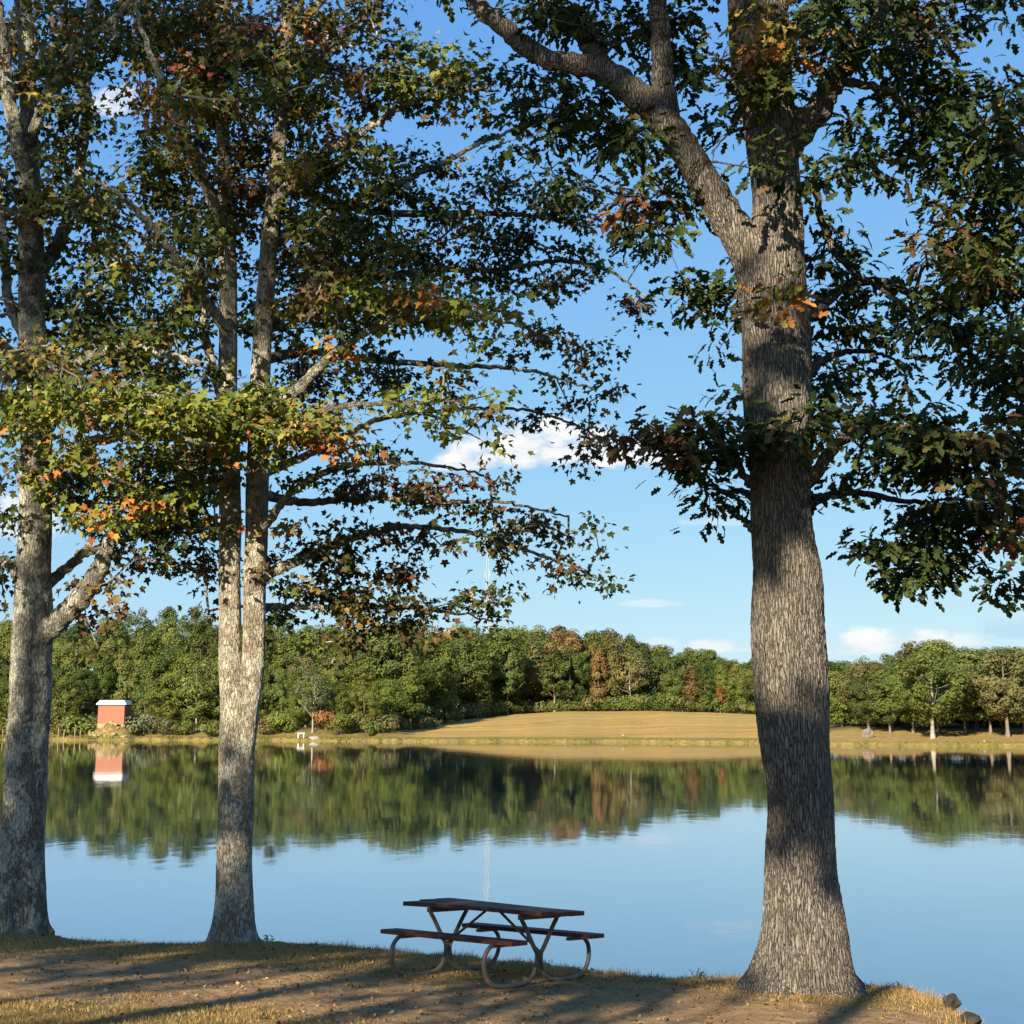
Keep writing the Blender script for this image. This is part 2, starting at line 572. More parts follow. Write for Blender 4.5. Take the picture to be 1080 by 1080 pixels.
# fallen leaves
x, y, d, r = scatter(6500, 17)
k = (d > .02) & (r.random(len(x)) < .35 + .65 * np.exp(-((x + .2) / 3) ** 2) + .2)
x, y = x[k], y[k]
n = len(x)
P = np.stack([x, y, gz_arr(x, y) + .006 + .012 * r.random(n)], -1)
tip = np.stack([r.normal(size=n), r.normal(size=n), r.normal(0, .25, n)], -1)
nr = np.stack([r.normal(0, .35, n), r.normal(0, .35, n), np.ones(n)], -1)
pal = np.array([(.16, .095, .05), (.22, .13, .06), (.30, .18, .075), (.34, .25, .13), (.10, .065, .04), (.24, .12, .05)])
V, T, C = leaves(P, tip, nr, r.uniform(.012, .042, n), MAPLE_L, pal[r.integers(0, 6, n)] * r.uniform(.7, 1.2, (n, 1)), r, .5)
props(link('leaf_litter', mesh_np('leaf_litter', V, tris=T, mat=LITTERM, col=C)), 'brown fallen leaves strewn over the bare earth', 'fallen leaves', kind='stuff')

# ------------------------------------------------------------------ far shore terrain
AK = [-1500, -300, 0, 300, 400, 650, 800, 900, 1080, 1500, 2600]
DK = [240, 232, 222, 214, 205, 199, 186, 172, 167, 160, 150]


def shore_D(a): return np.interp(a, AK, DK) + 1.2 * np.sin(a * .05) + .8 * np.sin(a * .13 + 1) + .5 * np.sin(a * .31)


def col_of(x, y): return 540 + 1417.0 * x / y


def zfar(a, s):
    bank = .45 * sm((s + .6) / 1.6) - .5 * sm((-s) / 3)
    left = bank + 1.5 * sm((s - 2) / 10) + 13.5 * sm((s - 22) / 115)
    ycr = np.interp(a, [380, 420, 480, 540, 600, 680, 740, 800, 860, 920], [769, 766, 758, 753.2, 750.5, 750, 751.3, 753.6, 757, 760])
    zc = CAMZ + (759 - ycr) / 1434 * (shore_D(a) + 100)
    mid = bank + .25 * sm((s - 1) / 5) + (zc - .7) * np.sin(np.clip((s - 6) / 95, 0, 1) * np.pi / 2) ** 1.3 + .05 * np.clip(s - 104, 0, 80)
    right = bank + 1.1 * sm((s - 2) / 25) + .022 * np.clip(s, 0, 150)
    wl = sm((445 - a) / 60); wr = sm((a - 835) / 70)
    left = left + 2.0 * np.exp(-((a - 118) / 21.) ** 4) * sm((s - .7) / 3.6) * sm((16 - s) / 5)
    return left * wl + right * wr + mid * (1 - wl) * (1 - wr)


ac = ax((-1500, -100, 40), (-100, 1180, 6), (1180, 2600, 40))
sr = np.concatenate([np.array([-6, -3, -1.5, -.9, -.5, -.2, 0, .3, .6, 1, 1.5, 2.2, 3, 4, 5, 6]), np.arange(8, 160, 3.), np.geomspace(165, 3500, 24)])
A_, S_ = np.meshgrid(ac, sr)
D_ = shore_D(A_) + S_
XF = (A_ - 540) / 1417 * D_
ZF = zfar(A_, S_) + .12 * wav(XF, D_, .35, 51) * sm(S_ / 6) + .05 * wav(XF, D_, 1.3, 52) * sm(S_ / 2)
m_, n_ = A_.shape
ii = np.arange(m_ - 1)[:, None] * n_ + np.arange(n_ - 1)[None]
Q = np.stack([ii, ii + 1, ii + n_ + 1, ii + n_], -1).reshape(-1, 4)


def sfront(a):
    return np.interp(a, [-1500, 395, 425, 500, 560, 840, 880, 910, 2600], [10, 12, 34, 78, 104, 104, 40, 16, 14])


field = sm((A_ - 405) / 40) * sm((870 - A_) / 40) * sm((S_ - 3) / 4) * sm((sfront(A_) + 6 - S_) / 6)
lawn = sm((A_ - 840) / 40) * sm((S_ - 1) / 2) * sm((30 - S_) / 12)
fcol = np.stack([field, lawn, np.clip(S_ / 12, 0, 1)], -1).reshape(-1, 3)


def far_ground_mat():
    m, nt = new_mat('far_land')
    a = nd(nt, 'ShaderNodeAttribute', attribute_name='Col')
    s = nd(nt, 'ShaderNodeSeparateColor'); nt.links.new(a.outputs['Color'], s.inputs[0])
    n1 = noise_n(nt, coords(nt, (.035, .30, 1)), 1, 6, .65, .6)
    n2 = noise_n(nt, coords(nt), 1.2, 5, .6)
    n3 = noise_n(nt, coords(nt, (.06, .06, .06)), 1, 5, .6)
    fld = ramp(nt, [(.36, (.22, .14, .04)), (.5, (.36, .23, .068)), (.64, (.47, .32, .105))], math_n(nt, 'ADD', math_n(nt, 'MULTIPLY', n1, .7), math_n(nt, 'MULTIPLY', n2, .3)))
    fld = mixc(nt, ramp(nt, [(.45, (0, 0, 0)), (.8, (1, 1, 1))], n3), fld, (.30, .235, .085))
    lw = ramp(nt, [(.3, (.20, .14, .05)), (.7, (.36, .25, .09))], n2)
    bankc = ramp(nt, [(.3, (.13, .11, .03)), (.7, (.30, .22, .07))], n2)
    wood = ramp(nt, [(.3, (.06, .05, .025)), (.7, (.14, .12, .05))], n2)
    c = mixc(nt, s.outputs['Blue'], bankc, wood)
    c = mixc(nt, s.outputs['Green'], c, lw)
    c = mixc(nt, s.outputs['Red'], c, fld)
    out(nt, principled(nt, c, .95, .05, bump(nt, n2, .6, .3)).outputs[0])
    return m


props(link('terrain', mesh_np('terrain', np.stack([XF, D_, ZF], -1).reshape(-1, 3), quads=Q, mat=far_ground_mat(), col=fcol, smooth=True)),
      'far lake shore with a golden mown field rising to the woods', 'terrain', kind='structure')


# ------------------------------------------------------------------ water
def water_mat():
    m, nt = new_mat('lake_water')
    geo = nd(nt, 'ShaderNodeTexCoord')
    def mp(s):
        k = nd(nt, 'ShaderNodeMapping'); k.inputs['Scale'].default_value = s
        nt.links.new(geo.outputs['Object'], k.inputs[0]); return k.outputs[0]
    slow = noise_n(nt, mp((.35, .22, 1)), 1, 3, .55)
    rip = noise_n(nt, mp((1.6, .9, 1)), 1, 3, .5)
    fine = noise_n(nt, mp((6, 4, 1)), 1, 2, .5)
    gust = ramp(nt, [(.60, (0, 0, 0)), (.72, (1, 1, 1))], noise_n(nt, mp((.02, .11, 1)), 1, 3, .5))
    h = math_n(nt, 'ADD', math_n(nt, 'MULTIPLY', slow, .0052), math_n(nt, 'MULTIPLY', rip, .0019))
    h = math_n(nt, 'ADD', h, math_n(nt, 'MULTIPLY', fine, math_n(nt, 'ADD', .00008, math_n(nt, 'MULTIPLY', gust, .0008))))
    b = nd(nt, 'ShaderNodeBump'); b.inputs['Strength'].default_value = 1; b.inputs['Distance'].default_value = 1.0
    nt.links.new(h, b.inputs['Height'])
    fr = nd(nt, 'ShaderNodeFresnel'); fr.inputs['IOR'].default_value = 1.33
    nt.links.new(b.outputs[0], fr.inputs['Normal'])
    gl = nd(nt, 'ShaderNodeBsdfGlossy'); gl.inputs['Roughness'].default_value = .036; gl.inputs['Color'].default_value = (.945, .958, 1, 1)
    df = nd(nt, 'ShaderNodeBsdfDiffuse'); df.inputs['Color'].default_value = (.003, .018, .034, 1)
    nt.links.new(b.outputs[0], gl.inputs['Normal'])
    mx = nd(nt, 'ShaderNodeMixShader')
    nt.links.new(math_n(nt, 'POWER', fr.outputs[0], .42), mx.inputs[0]); nt.links.new(df.outputs[0], mx.inputs[1]); nt.links.new(gl.outputs[0], mx.inputs[2])
    out(nt, mx.outputs[0])
    return m


wv = [(-700, -60, 0), (700, -60, 0), (700, 420, 0), (-700, 420, 0)]
props(link('water', mesh_np('water', wv, quads=[(0, 1, 2, 3)], mat=water_mat())), 'calm lake water mirroring the woods and the blue sky', 'water', kind='structure')


# ------------------------------------------------------------------ far trees
def cards(pos, nrm, size, col, r, aspect=.72):
    n = len(pos)
    t = r.normal(size=(n, 3))
    nrm = nrm / (np.linalg.norm(nrm, axis=1)[:, None] + 1e-9)
    t -= nrm * (t * nrm).sum(1)[:, None]; t /= np.linalg.norm(t, axis=1)[:, None] + 1e-9
    b = np.cross(nrm, t)
    s = size[:, None]
    P = [pos - t * s, pos - b * s * aspect + nrm * s * .15, pos + t * s, pos + b * s * aspect + nrm * s * .15]
    V = np.stack(P, 1).reshape(-1, 3)
    Q = np.arange(n)[:, None] * 4 + np.array([[0, 1, 2, 3]])
    return V, Q, np.repeat(col, 4, 0)


def crown_cards(seed, H, rx, z0, n_lobes, n_card, size, shape='round', lobe=(1.1, 1.9), hollow=.55):
    r = np.random.default_rng(seed)
    Ps, Ns, Cs, Zs = [], [], [], []
    zc = (z0 + H) / 2; hz = (H - z0) / 2
    k = 0
    while k < n_lobes:
        d = r.normal(size=3); d /= np.linalg.norm(d)
        rad = hollow + (1 - hollow) * r.random() ** .6
        zz = d[2] * rad
        if shape == 'cone':
            w = .12 + .88 * (1 - (zz + 1) / 2) ** .8
        elif shape == 'tall':
            w = .75 * (1 - max(0, zz) ** 2 * .6)
        else:
            w = 1.0 * (1.0 if zz > -.2 else 1 - .25 * (-.2 - zz))
        c = np.array([d[0] * rad * rx * w, d[1] * rad * rx * w, zc + zz * hz * .88])
        lr = r.uniform(*lobe) * (.55 if shape == 'cone' else 1)
        m = int(n_card * lr * lr)
        dd = r.normal(size=(m, 3)); dd /= np.linalg.norm(dd, axis=1)[:, None]
        rr = lr * r.uniform(.55, 1.08, m) ** .7
        p = c + dd * rr[:, None] * np.array([1, 1, .75])
        Ps.append(p); Ns.append(.7 * dd + .6 * (c - np.array([0, 0, zc])) / (np.linalg.norm(c - np.array([0, 0, zc])) + .1) + r.normal(0, .32, (m, 3)) + np.array([0, 0, .2]))
        tint = np.array([1, 1, 1]) * r.uniform(.86, 1.14) * np.array([r.uniform(.9, 1.12), 1, r.uniform(.85, 1.1)])
        Cs.append(tint * r.uniform(.84, 1.16, (m, 1)))
        k += 1
    P = np.concatenate(Ps); N = np.concatenate(Ns); C = np.concatenate(Cs)
    ok = P[:, 2] > .15
    P, N, C = P[ok], N[ok], C[ok]
    return cards(P, N, size * r.uniform(.6, 1.3, len(P)), C, r)


def stem_mesh(name, seed, H, r0, n_limb, z0, rx, mat, lean=.3, n=7):
    r = np.random.default_rng(seed)
    Vs, Qs, b = [], [], 0
    top = np.array([r.normal(0, lean), r.normal(0, lean), H * .9])
    P = catmull(np.array([[0, 0, -.5], [0, 0, H * .2], top * .5 + r.normal(0, .12, 3), top]), .8)
    rad = r0 * (1 - .88 * np.linspace(0, 1, len(P)))
    rad[0:2] *= 1.35
    V, Q = tube(P, rad, n); Vs.append(V); Qs.append(Q); b += len(V)
    for k in range(n_limb):
        t = r.uniform(.25, .85); i = int(t * (len(P) - 1))
        if P[i][2] < z0 * .8: i = min(len(P) - 2, int(np.searchsorted(P[:, 2], z0)))
        a = r.uniform(0, 6.28)
        l = rx * r.uniform(.6, 1.0) * (1.15 - t * .5)
        e = P[i] + np.array([math.cos(a) * l, math.sin(a) * l, l * r.uniform(.3, .9)])
        L = catmull(np.array([P[i], (P[i] + e) / 2 + np.array([0, 0, -.08 * l]), e]), .8)
        V, Q = tube(L, rad[i] * .55 * (1 - .85 * np.linspace(0, 1, len(L))), 5)
        Vs.append(V); Qs.append(Q + b); b += len(V)
    return mesh_np(name, np.concatenate(Vs), quads=np.concatenate(Qs), mat=mat, smooth=True)


def proto(seed, H, rx, z0, nl, nc, size, shape='round', lobe=(1.1, 1.9), bark=None, r0=.22, hollow=.55, limbs=8):
    V, Q, C = crown_cards(seed, H, rx, z0, nl, nc, size, shape, lobe, hollow)
    return dict(H=H, rx=rx, crown=mesh_np('crown', V, quads=Q, mat=FARLEAF, col=C),
                trunk=stem_mesh('trunk', seed + 100, H, r0, limbs, z0, rx, bark or FAR_BARK))


WOOD = [proto(1, 16, 5.0, .3, 84, 78, .22, lobe=(.7, 1.5)), proto(2, 16, 4.4, .2, 74, 80, .22, lobe=(.7, 1.5)), proto(3, 16, 5.4, .5, 90, 74, .23, lobe=(.7, 1.6)),
        proto(4, 16, 4.7, .3, 60, 78, .22, lobe=(.8, 2.0)), proto(5, 17, 3.5, .2, 74, 82, .21, 'tall', (.6, 1.3)),
        proto(6, 16, 4.9, .8, 66, 66, .22, lobe=(.6, 1.6), hollow=.65), proto(7, 16.5, 4.0, .3, 80, 80, .22, 'tall', (.5, 1.5))]
PARK = [proto(11, 13, 5.2, 1.5, 74, 78, .21, r0=.28, lobe=(.7, 1.5)), proto(12, 13, 4.8, 1.3, 66, 80, .21, r0=.24, lobe=(.7, 1.6)), proto(13, 14, 5.2, 1.7, 78, 74, .21, r0=.3, hollow=.6, lobe=(.6, 1.6))]
CONE = [proto(21, 15, 3.4, .8, 60, 95, .26, 'cone', (1.2, 1.9)), proto(22, 15, 2.6, .5, 50, 100, .24, 'tall', (.9, 1.4))]
OPEN = [proto(31, 15, 4.2, 4.2, 34, 26, .26, lobe=(1.0, 1.6), bark=WHITE_BARK, r0=.24, hollow=.6, limbs=14)]
BUSH = [proto(41, 3.2, 2.2, .1, 16, 60, .2, lobe=(.7, 1.1), r0=.07, limbs=4), proto(42, 2.6, 2.6, .1, 18, 60, .2, lobe=(.6, 1.0), r0=.07, limbs=4)]

COLS_ = {'dark green': (.080, .105, .024), 'mid green': (.118, .142, .030), 'yellow green': (.140, .158, .036), 'olive brown': (.145, .132, .045),
        'rust brown': (.160, .110, .045), 'pale olive': (.22, .195, .075), 'orange red': (.23, .105, .04), 'grey green': (.13, .14, .060)}

COLS = {k_: (v_[0] * 1.03, v_[1] * 1.05, v_[2] * 1.05) for k_, v_ in COLS_.items()}


def far_tree(kind, a, s, h, colour, label, group=None, name='broadleaf_tree', cat='tree', wide=1.0, rz=None, trunk_mesh=None):
    D = shore_D(a) + s
    x = (a - 540) / 1417 * D
    z = float(zfar(np.array(float(a)), np.array(float(s))))
    t = empty(name, (x, D, z), label, cat, group, (0, 0, random.uniform(0, 6.28) if rz is None else rz))
    k = h / kind['H']
    t.scale = (k * wide, k * wide, k)
    link('trunk', trunk_mesh or kind['trunk'], t)
    c = link('crown', kind['crown'], t)
    b = COLS[colour]; j = random.uniform(.82, 1.2)
    c.color = (b[0] * j * random.uniform(.92, 1.1), b[1] * j, b[2] * j * random.uniform(.85, 1.15), 1)
    return t


SKY_A = [-200, 0, 100, 140, 190, 225, 262, 300, 360, 440, 500, 540, 570, 600, 625, 650, 672, 700, 730, 760, 800, 860, 890, 925, 945, 962, 985, 1000, 1012, 1030, 1055, 1080, 1300]
SKY_Y = [642, 644, 641, 634, 629, 638, 636, 645, 648, 642, 644, 648, 650, 648, 651, 664, 662, 677, 678, 684, 692, 685, 685, 687, 684, 672, 668, 677, 678, 669, 672, 675, 685]


def zone(a):
    if a < 90: return 'behind the left maple'
    if a < 170: return 'behind the brick hut'
    if a < 300: return 'behind the twin-stemmed maple'
    if a < 430: return 'left of the golden field'
    if a < 870: return 'behind the golden field'
    return 'on the right shore beyond the oak'


def clear(a, s, gap=9):
    return all(abs(a - q[0]) > q[2] or abs(s - q[1]) > gap for q in RESERVED)


RESERVED = [(120, 6, 26), (118, 10, 24), (665, 104, 20), (983, 8, 14), (632, 104, 12), (760, 102, 9)]
ROWN = ['front row', 'second row', 'third row', 'upper rows', 'upper rows', 'topmost row']
rows_o = [0, 13, 29, 48, 70, 98]
for k, so in enumerate(rows_o):
    a = -150 + random.uniform(0, 20)
    while a < 1240:
        kk = 6 if a < 415 else 5
        right = a > 880
        if k < kk:
            s = float(sfront(a)) + (so if a < 415 else so * .8) + random.uniform(-3, 3)
            D = shore_D(a) + s
            z = float(zfar(np.array(a), np.array(s)))
            f = ([.50, .64, .76, .86, .94, 1.0] if kk == 6 else [.78, .9, .98, 1.0, 1.0])[k] + random.uniform(-.09, .05)
            by = 759 + (CAMZ - z) * 1434 / D
            front = 772 if a < 415 else by
            ysk = float(np.interp(a, SKY_A, SKY_Y)) + random.uniform(-1, 7)
            ytop = front - (front - ysk) * f
            h = min(max((759 - ytop) / 1434 * D + CAMZ - z, 5), 23)
            u = random.random()
            if right:
                kind = random.choice(PARK if k < 2 else WOOD)
                colour = 'mid green' if u < .50 else 'dark green' if u < .72 else 'yellow green' if u < .94 else 'olive brown'
            elif a > 430:
                kind = random.choice(WOOD + CONE[1:])
                colour = 'dark green' if u < .42 else 'mid green' if u < .80 else 'yellow green' if u < .95 else 'olive brown' if u < .99 else 'rust brown'
            else:
                kind = random.choice(WOOD)
                colour = 'mid green' if u < .46 else 'dark green' if u < .66 else 'yellow green' if u < .92 else 'olive brown'
            if (clear(a, s) if k == 0 else clear(a, s, 4)):
                far_tree(kind, a, s, h, colour, f'{colour} tree, {ROWN[k]} of the wood {zone(a)}', f'{colour} trees, {ROWN[k]} of the wood {zone(a)}', wide=random.uniform(.85, 1.15))
        wpx = .50 * (h if k < kk else 12) * 1417 / D
        a += wpx * random.uniform(.62, .95)

# the far trees that stand out
far_tree(OPEN[0], 665, 103, 14.2, 'pale olive', 'pale thinly leaved tree with a bare white trunk and limbs behind the golden field', rz=.4)
far_tree(PARK[2], 983, 9, 12.6, 'mid green', 'right shore tree with a bright white lower trunk close to the water', trunk_mesh=stem_mesh('trunk', 77, 13, .34, 9, 3, 4.6, WHITE_BARK))
far_tree(CONE[1], 632, 101, 15.5, 'rust brown', 'slim rust brown tree at the back edge of the golden field', wide=.8)
far_tree(CONE[1], 645, 106, 17.5, 'olive brown', 'tall olive brown tree just left of the pale white-limbed tree')
far_tree(WOOD[1], 598, 112, 20.4, 'rust brown', 'tall rust brown topped tree on the skyline behind the field')
far_tree(CONE[0], 760, 100, 6.8, 'orange red', 'small reddish pointed tree at the right end of the field', name='conifer_tree')
far_tree(BUSH[0], 344, 9, 3.2, 'orange red', 'dull orange red shrub at the water edge left of the field', name='shrub', cat='shrub')
far_tree(OPEN[0], 330, 7, 10.5, 'grey green', 'thin shoreline tree with a pale trunk above the white bench')
far_tree(OPEN[0], 207, 9, 12.0, 'yellow green', 'thinly leaved pale-stemmed tree left of the twin-stemmed maple', rz=2)
far_tree(PARK[0], 1062, 10, 12.5, 'olive brown', 'browning park tree near the right edge of the picture')
far_tree(CONE[0], 535, 88, 19.5, 'dark green', 'big dark green cone-shaped tree left end of the golden field', name='conifer_tree')
far_tree(CONE[0], 585, 100, 15.5, 'dark green', 'dark green broad cone-shaped tree behind the field middle', name='conifer_tree', wide=1.25)
for a0, s0, c0, h0 in ((152, 5, 'grey green', 3.6), (166, 6, 'grey green', 3.0), (178, 5, 'olive brown', 2.6), (86, 5, 'mid green', 3.4), (70, 4, 'olive brown', 2.8), (58, 6, 'mid green', 3.6),
                       (196, 5, 'mid green', 2.4), (222, 4, 'yellow green', 2.6), (285, 5, 'olive brown', 3.2), (300, 6, 'mid green', 3.6), (360, 6, 'mid green', 3.2), (378, 8, 'olive brown', 3.0),
                       (392, 5, 'mid green', 2.2), (408, 9, 'olive brown', 2.6), (20, 5, 'yellow green', 3.2), (-10, 6, 'mid green', 3), (450, 40, 'grey green', 2.4), (478, 62, 'olive brown', 2.6)):
    w = 'right beside' if 140 < a0 < 185 or 50 < a0 < 95 else 'along the far shore away from'
    far_tree(random.choice(BUSH), a0, s0, h0, c0, f'{c0} low shrub {w} the brick hut', f'{c0} shrubs {w} the brick hut', 'shrub', 'shrub')
for a0 in np.arange(500, 862, 11):
    c0 = random.choice(['dark green', 'mid green', 'olive brown'])
    far_tree(random.choice(BUSH), a0, float(sfront(a0)) - 3, random.uniform(2.2, 3.8), c0, f'{c0} undergrowth shrub along the top edge of the golden field', f'{c0} shrubs edging the golden field', 'shrub', 'shrub')

for a0 in np.arange(505, 865, 13):
    c0 = random.choice(['dark green', 'mid green'])
    far_tree(random.choice(BUSH), a0, float(sfront(a0)) + 9, random.uniform(3.4, 5.0), c0, f'{c0} undergrowth shrub along the top edge of the golden field', f'{c0} shrubs edging the golden field', 'shrub', 'shrub')
for a0 in np.arange(885, 1235, 15):
    for s0 in (34, 62):
        c0 = random.choice(['dark green', 'mid green'])
        far_tree(random.choice(BUSH), a0 + random.uniform(-5, 5), s0 + random.uniform(-4, 4), random.uniform(2.6, 4.2), c0, f'{c0} undergrowth shrub in the shade under the right shore trees', f'{c0} shrubs under the right shore trees', 'shrub', 'shrub')
for a0 in np.arange(415, 560, 12):
    c0 = random.choice(['dark green', 'mid green', 'olive brown'])
    far_tree(random.choice(BUSH), a0, float(sfront(a0)) + 5, random.uniform(2.5, 4.2), c0, f'{c0} undergrowth shrub along the top edge of the golden field', f'{c0} shrubs edging the golden field', 'shrub', 'shrub')

# tussocks and sedge along the far waterline
r = np.random.default_rng(5)
n = 16000
a = r.uniform(-150, 1230, n); s = np.where(r.random(n) < .75, r.uniform(-.2, 1.6, n), r.uniform(0, 4.5, n))
cl = np.clip(.5 + .7 * np.sin(a * .11) * np.sin(a * .037 + 1) + .4 * np.sin(a * .6), 0, 1)
k = r.random(n) < .25 + .75 * cl
a, s, cl = a[k], s[k], cl[k]; n = len(a)
D = shore_D(a) + s
c = np.where(r.random((n, 1)) < .45, np.array([[.22, .19, .055]]), np.array([[.11, .125, .03]])) * r.uniform(.7, 1.3, (n, 1))
V, T, C = blades((a - 540) / 1417 * D, D, zfar(a, s) - .05, r.uniform(.12, .45, n) * (.35 + cl * .8) * np.where(a > 430, .42, .9), r.uniform(.1, .7, n), r.uniform(.04, .09, n), c, r)
props(link('shore_sedge', mesh_np('shore_sedge', V, tris=T, mat=GRASSM, col=C)), 'yellow green sedge fringing the far waterline', 'sedge', kind='stuff')

# ------------------------------------------------------------------ brick hut
def brick_mat():
    m, nt = new_mat('red_brick')
    b = nd(nt, 'ShaderNodeTexBrick')
    b.inputs['Color1'].default_value = (.29, .095, .05, 1); b.inputs['Color2'].default_value = (.235, .07, .038, 1); b.inputs['Mortar'].default_value = (.42, .24, .17, 1)
    b.inputs['Scale'].default_value = 1; b.inputs['Mortar Size'].default_value = .012
    b.inputs['Brick Width'].default_value = .26; b.inputs['Row Height'].default_value = .09
    t = nd(nt, 'ShaderNodeTexCoord'); sx = nd(nt, 'ShaderNodeSeparateXYZ'); nt.links.new(t.outputs['Object'], sx.inputs[0])
    cx = nd(nt, 'ShaderNodeCombineXYZ')
    nt.links.new(math_n(nt, 'ADD', sx.outputs[0], sx.outputs[1]), cx.inputs[0]); nt.links.new(sx.outputs[2], cx.inputs[1])
    nt.links.new(cx.outputs[0], b.inputs['Vector'])
    nz = noise_n(nt, t.outputs['Object'], 2.2, 5, .6)
    c = mixc(nt, ramp(nt, [(.35, (0, 0, 0)), (.75, (.55, .55, .55))], nz), b.outputs['Color'], (.33, .14, .083))
    out(nt, principled(nt, c, .85, .2).outputs[0])
    return m


CONC = simple_mat('concrete', (.25, .20, .13), (.36, .30, .2), 1.5, .9, .1)
WHITEP = simple_mat('white_metal', (.78, .78, .76), (.84, .84, .82), 3, .5, .3)
GREYST = simple_mat('grey_stone', (.20, .19, .17), (.34, .32, .29), 3, .9, .1)
STONE = simple_mat('pale_stone', (.20, .155, .075), (.40, .31, .17), 2.5, .9, .1)
DSTONE = simple_mat('dark_stone', (.022, .019, .016), (.07, .06, .05), 7, .9, .1, bmp=.6, bd=.03)
hp = at(120, 764.5, float(shore_D(120)) + 7)
hut = empty('brick_hut', hp, 'small windowless red brick pump hut with a white roof on the far left shore', 'hut', rot=(0, 0, R(3)))
mb = MB(); mb.box((0, 0, 1.78), (4.3, 4.3, 3.16)); mb.build('wall', brick_mat(), hut)
mb = MB(); mb.box((0, 0, -.40), (4.45, 4.45, 1.19)); mb.build('foundation', CONC, hut)
mb = MB(); mb.box((0, 0, 3.40), (4.9, 4.9, .22)); mb.box((0, 0, 3.78), (4.78, 4.78, .54), taper=.82); mb.build('roof', WHITEP, hut, bevel=.02)
mb = MB(); mb.box((-3.1, -.6, .05), (2.0, 1.3, .12)); mb.box((-3.9, -.6, -.6), (.15, 1.2, 1.2)); mb.build('ledge', CONC, hut)


def rock(name, loc, size, seed, mat, label, cat, group=None, flat=.65):
    r = np.random.default_rng(seed)
    bm = __import__('bmesh').new()
    __import__('bmesh').ops.create_icosphere(bm, subdivisions=3, radius=1)
    o = r.uniform(0, 50, 3)
    for v in bm.verts:
        k = 1 + .38 * mnoise.noise(Vector(v.co) * 1.3 + Vector(o)) + .16 * mnoise.noise(Vector(v.co) * 3.5 + Vector(o))
        v.co = Vector((v.co.x * k * size[0], v.co.y * k * size[1], v.co.z * k * size[2]))
    me = bpy.data.meshes.new(name); bm.to_mesh(me); bm.free(); me.materials.append(mat)
    ob = link(name, me, None, loc)
    ob.rotation_euler = (0, 0, r.uniform(0, 6))
    return props(ob, label, cat, group)


for k in range(46):
    a0 = random.uniform(93, 141); t = random.random()
    s0 = .9 + 4.2 * t
    D = float(shore_D(a0)) + s0
    zz = float(zfar(np.array(a0), np.array(s0)))
    q = random.uniform(.2, .46)
    rock('stone', ((a0 - 540) / 1417 * D, D, zz + q * .25), (q, q * .8, q * .75), k, STONE, 'pale tan boulder in the rubble bank below the brick hut', 'rock', 'pale rubble stones below the brick hut')
D = float(shore_D(332)) + .8
rock('boulder', ((332 - 540) / 1417 * D, D, .35), (1.0, .6, .42), 90, GREYST, 'grey slab-like boulder at the far waterline beside the white bench', 'rock')
D = float(shore_D(657)) + 2.2
rock('boulder', ((657 - 540) / 1417 * D, D, .95), (.3, .25, .18), 91, GREYST, 'small pale stone lying at the foot of the golden field', 'rock')
D = float(shore_D(1037)) + 1.2
rock('boulder', ((1037 - 540) / 1417 * D, D, .6), (.16, .16, .13), 92, GREYST, 'tiny pale stone on the right far shore', 'rock')
D = float(shore_D(915)) + 9
rock('stump', ((915 - 540) / 1417 * D, D, float(zfar(np.array(915.), np.array(9.))) + .4), (.7, .7, .95), 93, FAR_BARK, 'short broad tree stump standing on the right far lawn', 'stump')
D = float(shore_D(318)) + 1.6
bz = float(zfar(np.array(318.), np.array(1.6)))
be = empty('bench', ((318 - 540) / 1417 * D, D, bz), 'tiny white bench at the far waterline left of the grey boulder', 'bench')
mb = MB(); mb.box((0, 0, .72), (1.15, .5, .12)); mb.build('seat', WHITEP, be)
for sx in (-1, 1):
    mb = MB(); mb.box((sx * .42, 0, .31), (.12, .4, .70)); mb.build('leg', WHITEP, be)
for a0 in (4, 17, 24, 62, 68, 80, 86):
    s0 = random.uniform(.2, 1.0); D = float(shore_D(a0)) + s0
    mb = MB(); h0 = random.uniform(1.0, 1.7)
    mb.tube([(0, 0, -.6), (random.uniform(-.1, .1), 0, h0)], .09, 6)
    props(mb.build('post', STONE, None, ((a0 - 540) / 1417 * D, D, float(zfar(np.array(float(a0)), np.array(s0))))), 'pale weathered post stub at the waterline left of the hut', 'post', 'post stubs along the far left waterline')

# ------------------------------------------------------------------ radio mast beyond the wood
YM = 520.0
mp_ = at(514, 640, YM)
mast = empty('radio_mast', (mp_[0], YM, 12), 'slender pale lattice radio mast rising far behind the wood', 'mast')
topz = at(514, 588, YM)[2] - 12
GALV = simple_mat('galvanised', (.30, .30, .30), (.40, .40, .40), 1, .5, .5)
mb = MB()
for k in range(3):
    a0 = k * 2.094
    mb.tube([(math.cos(a0) * .6, math.sin(a0) * .6, 0), (math.cos(a0) * .5, math.sin(a0) * .5, topz)], .10, 5)
nb = int(topz / 1.6)
for j in range(nb):
    for k in range(3):
        a0, a1 = k * 2.094, (k + 1) * 2.094
        z0, z1 = j * topz / nb, (j + 1) * topz / nb
        mb.tube([(math.cos(a0) * .55, math.sin(a0) * .55, z0), (math.cos(a1) * .55, math.sin(a1) * .55, z1)], .05, 4)
mb.build('lattice', GALV, mast)
mb = MB(); mb.tube([(0, 0, topz), (0, 0, topz + 3)], .08, 5); mb.build('antenna', GALV, mast)
mb = MB()
for zz in (topz - 8, topz - 22):
    for sx in (-.9, .9):
        mb = MB(); mb.tube([(sx, -.5, zz), (sx, -.5, zz + 3)], .17, 8); mb.build('panel_antenna', GALV, mast)

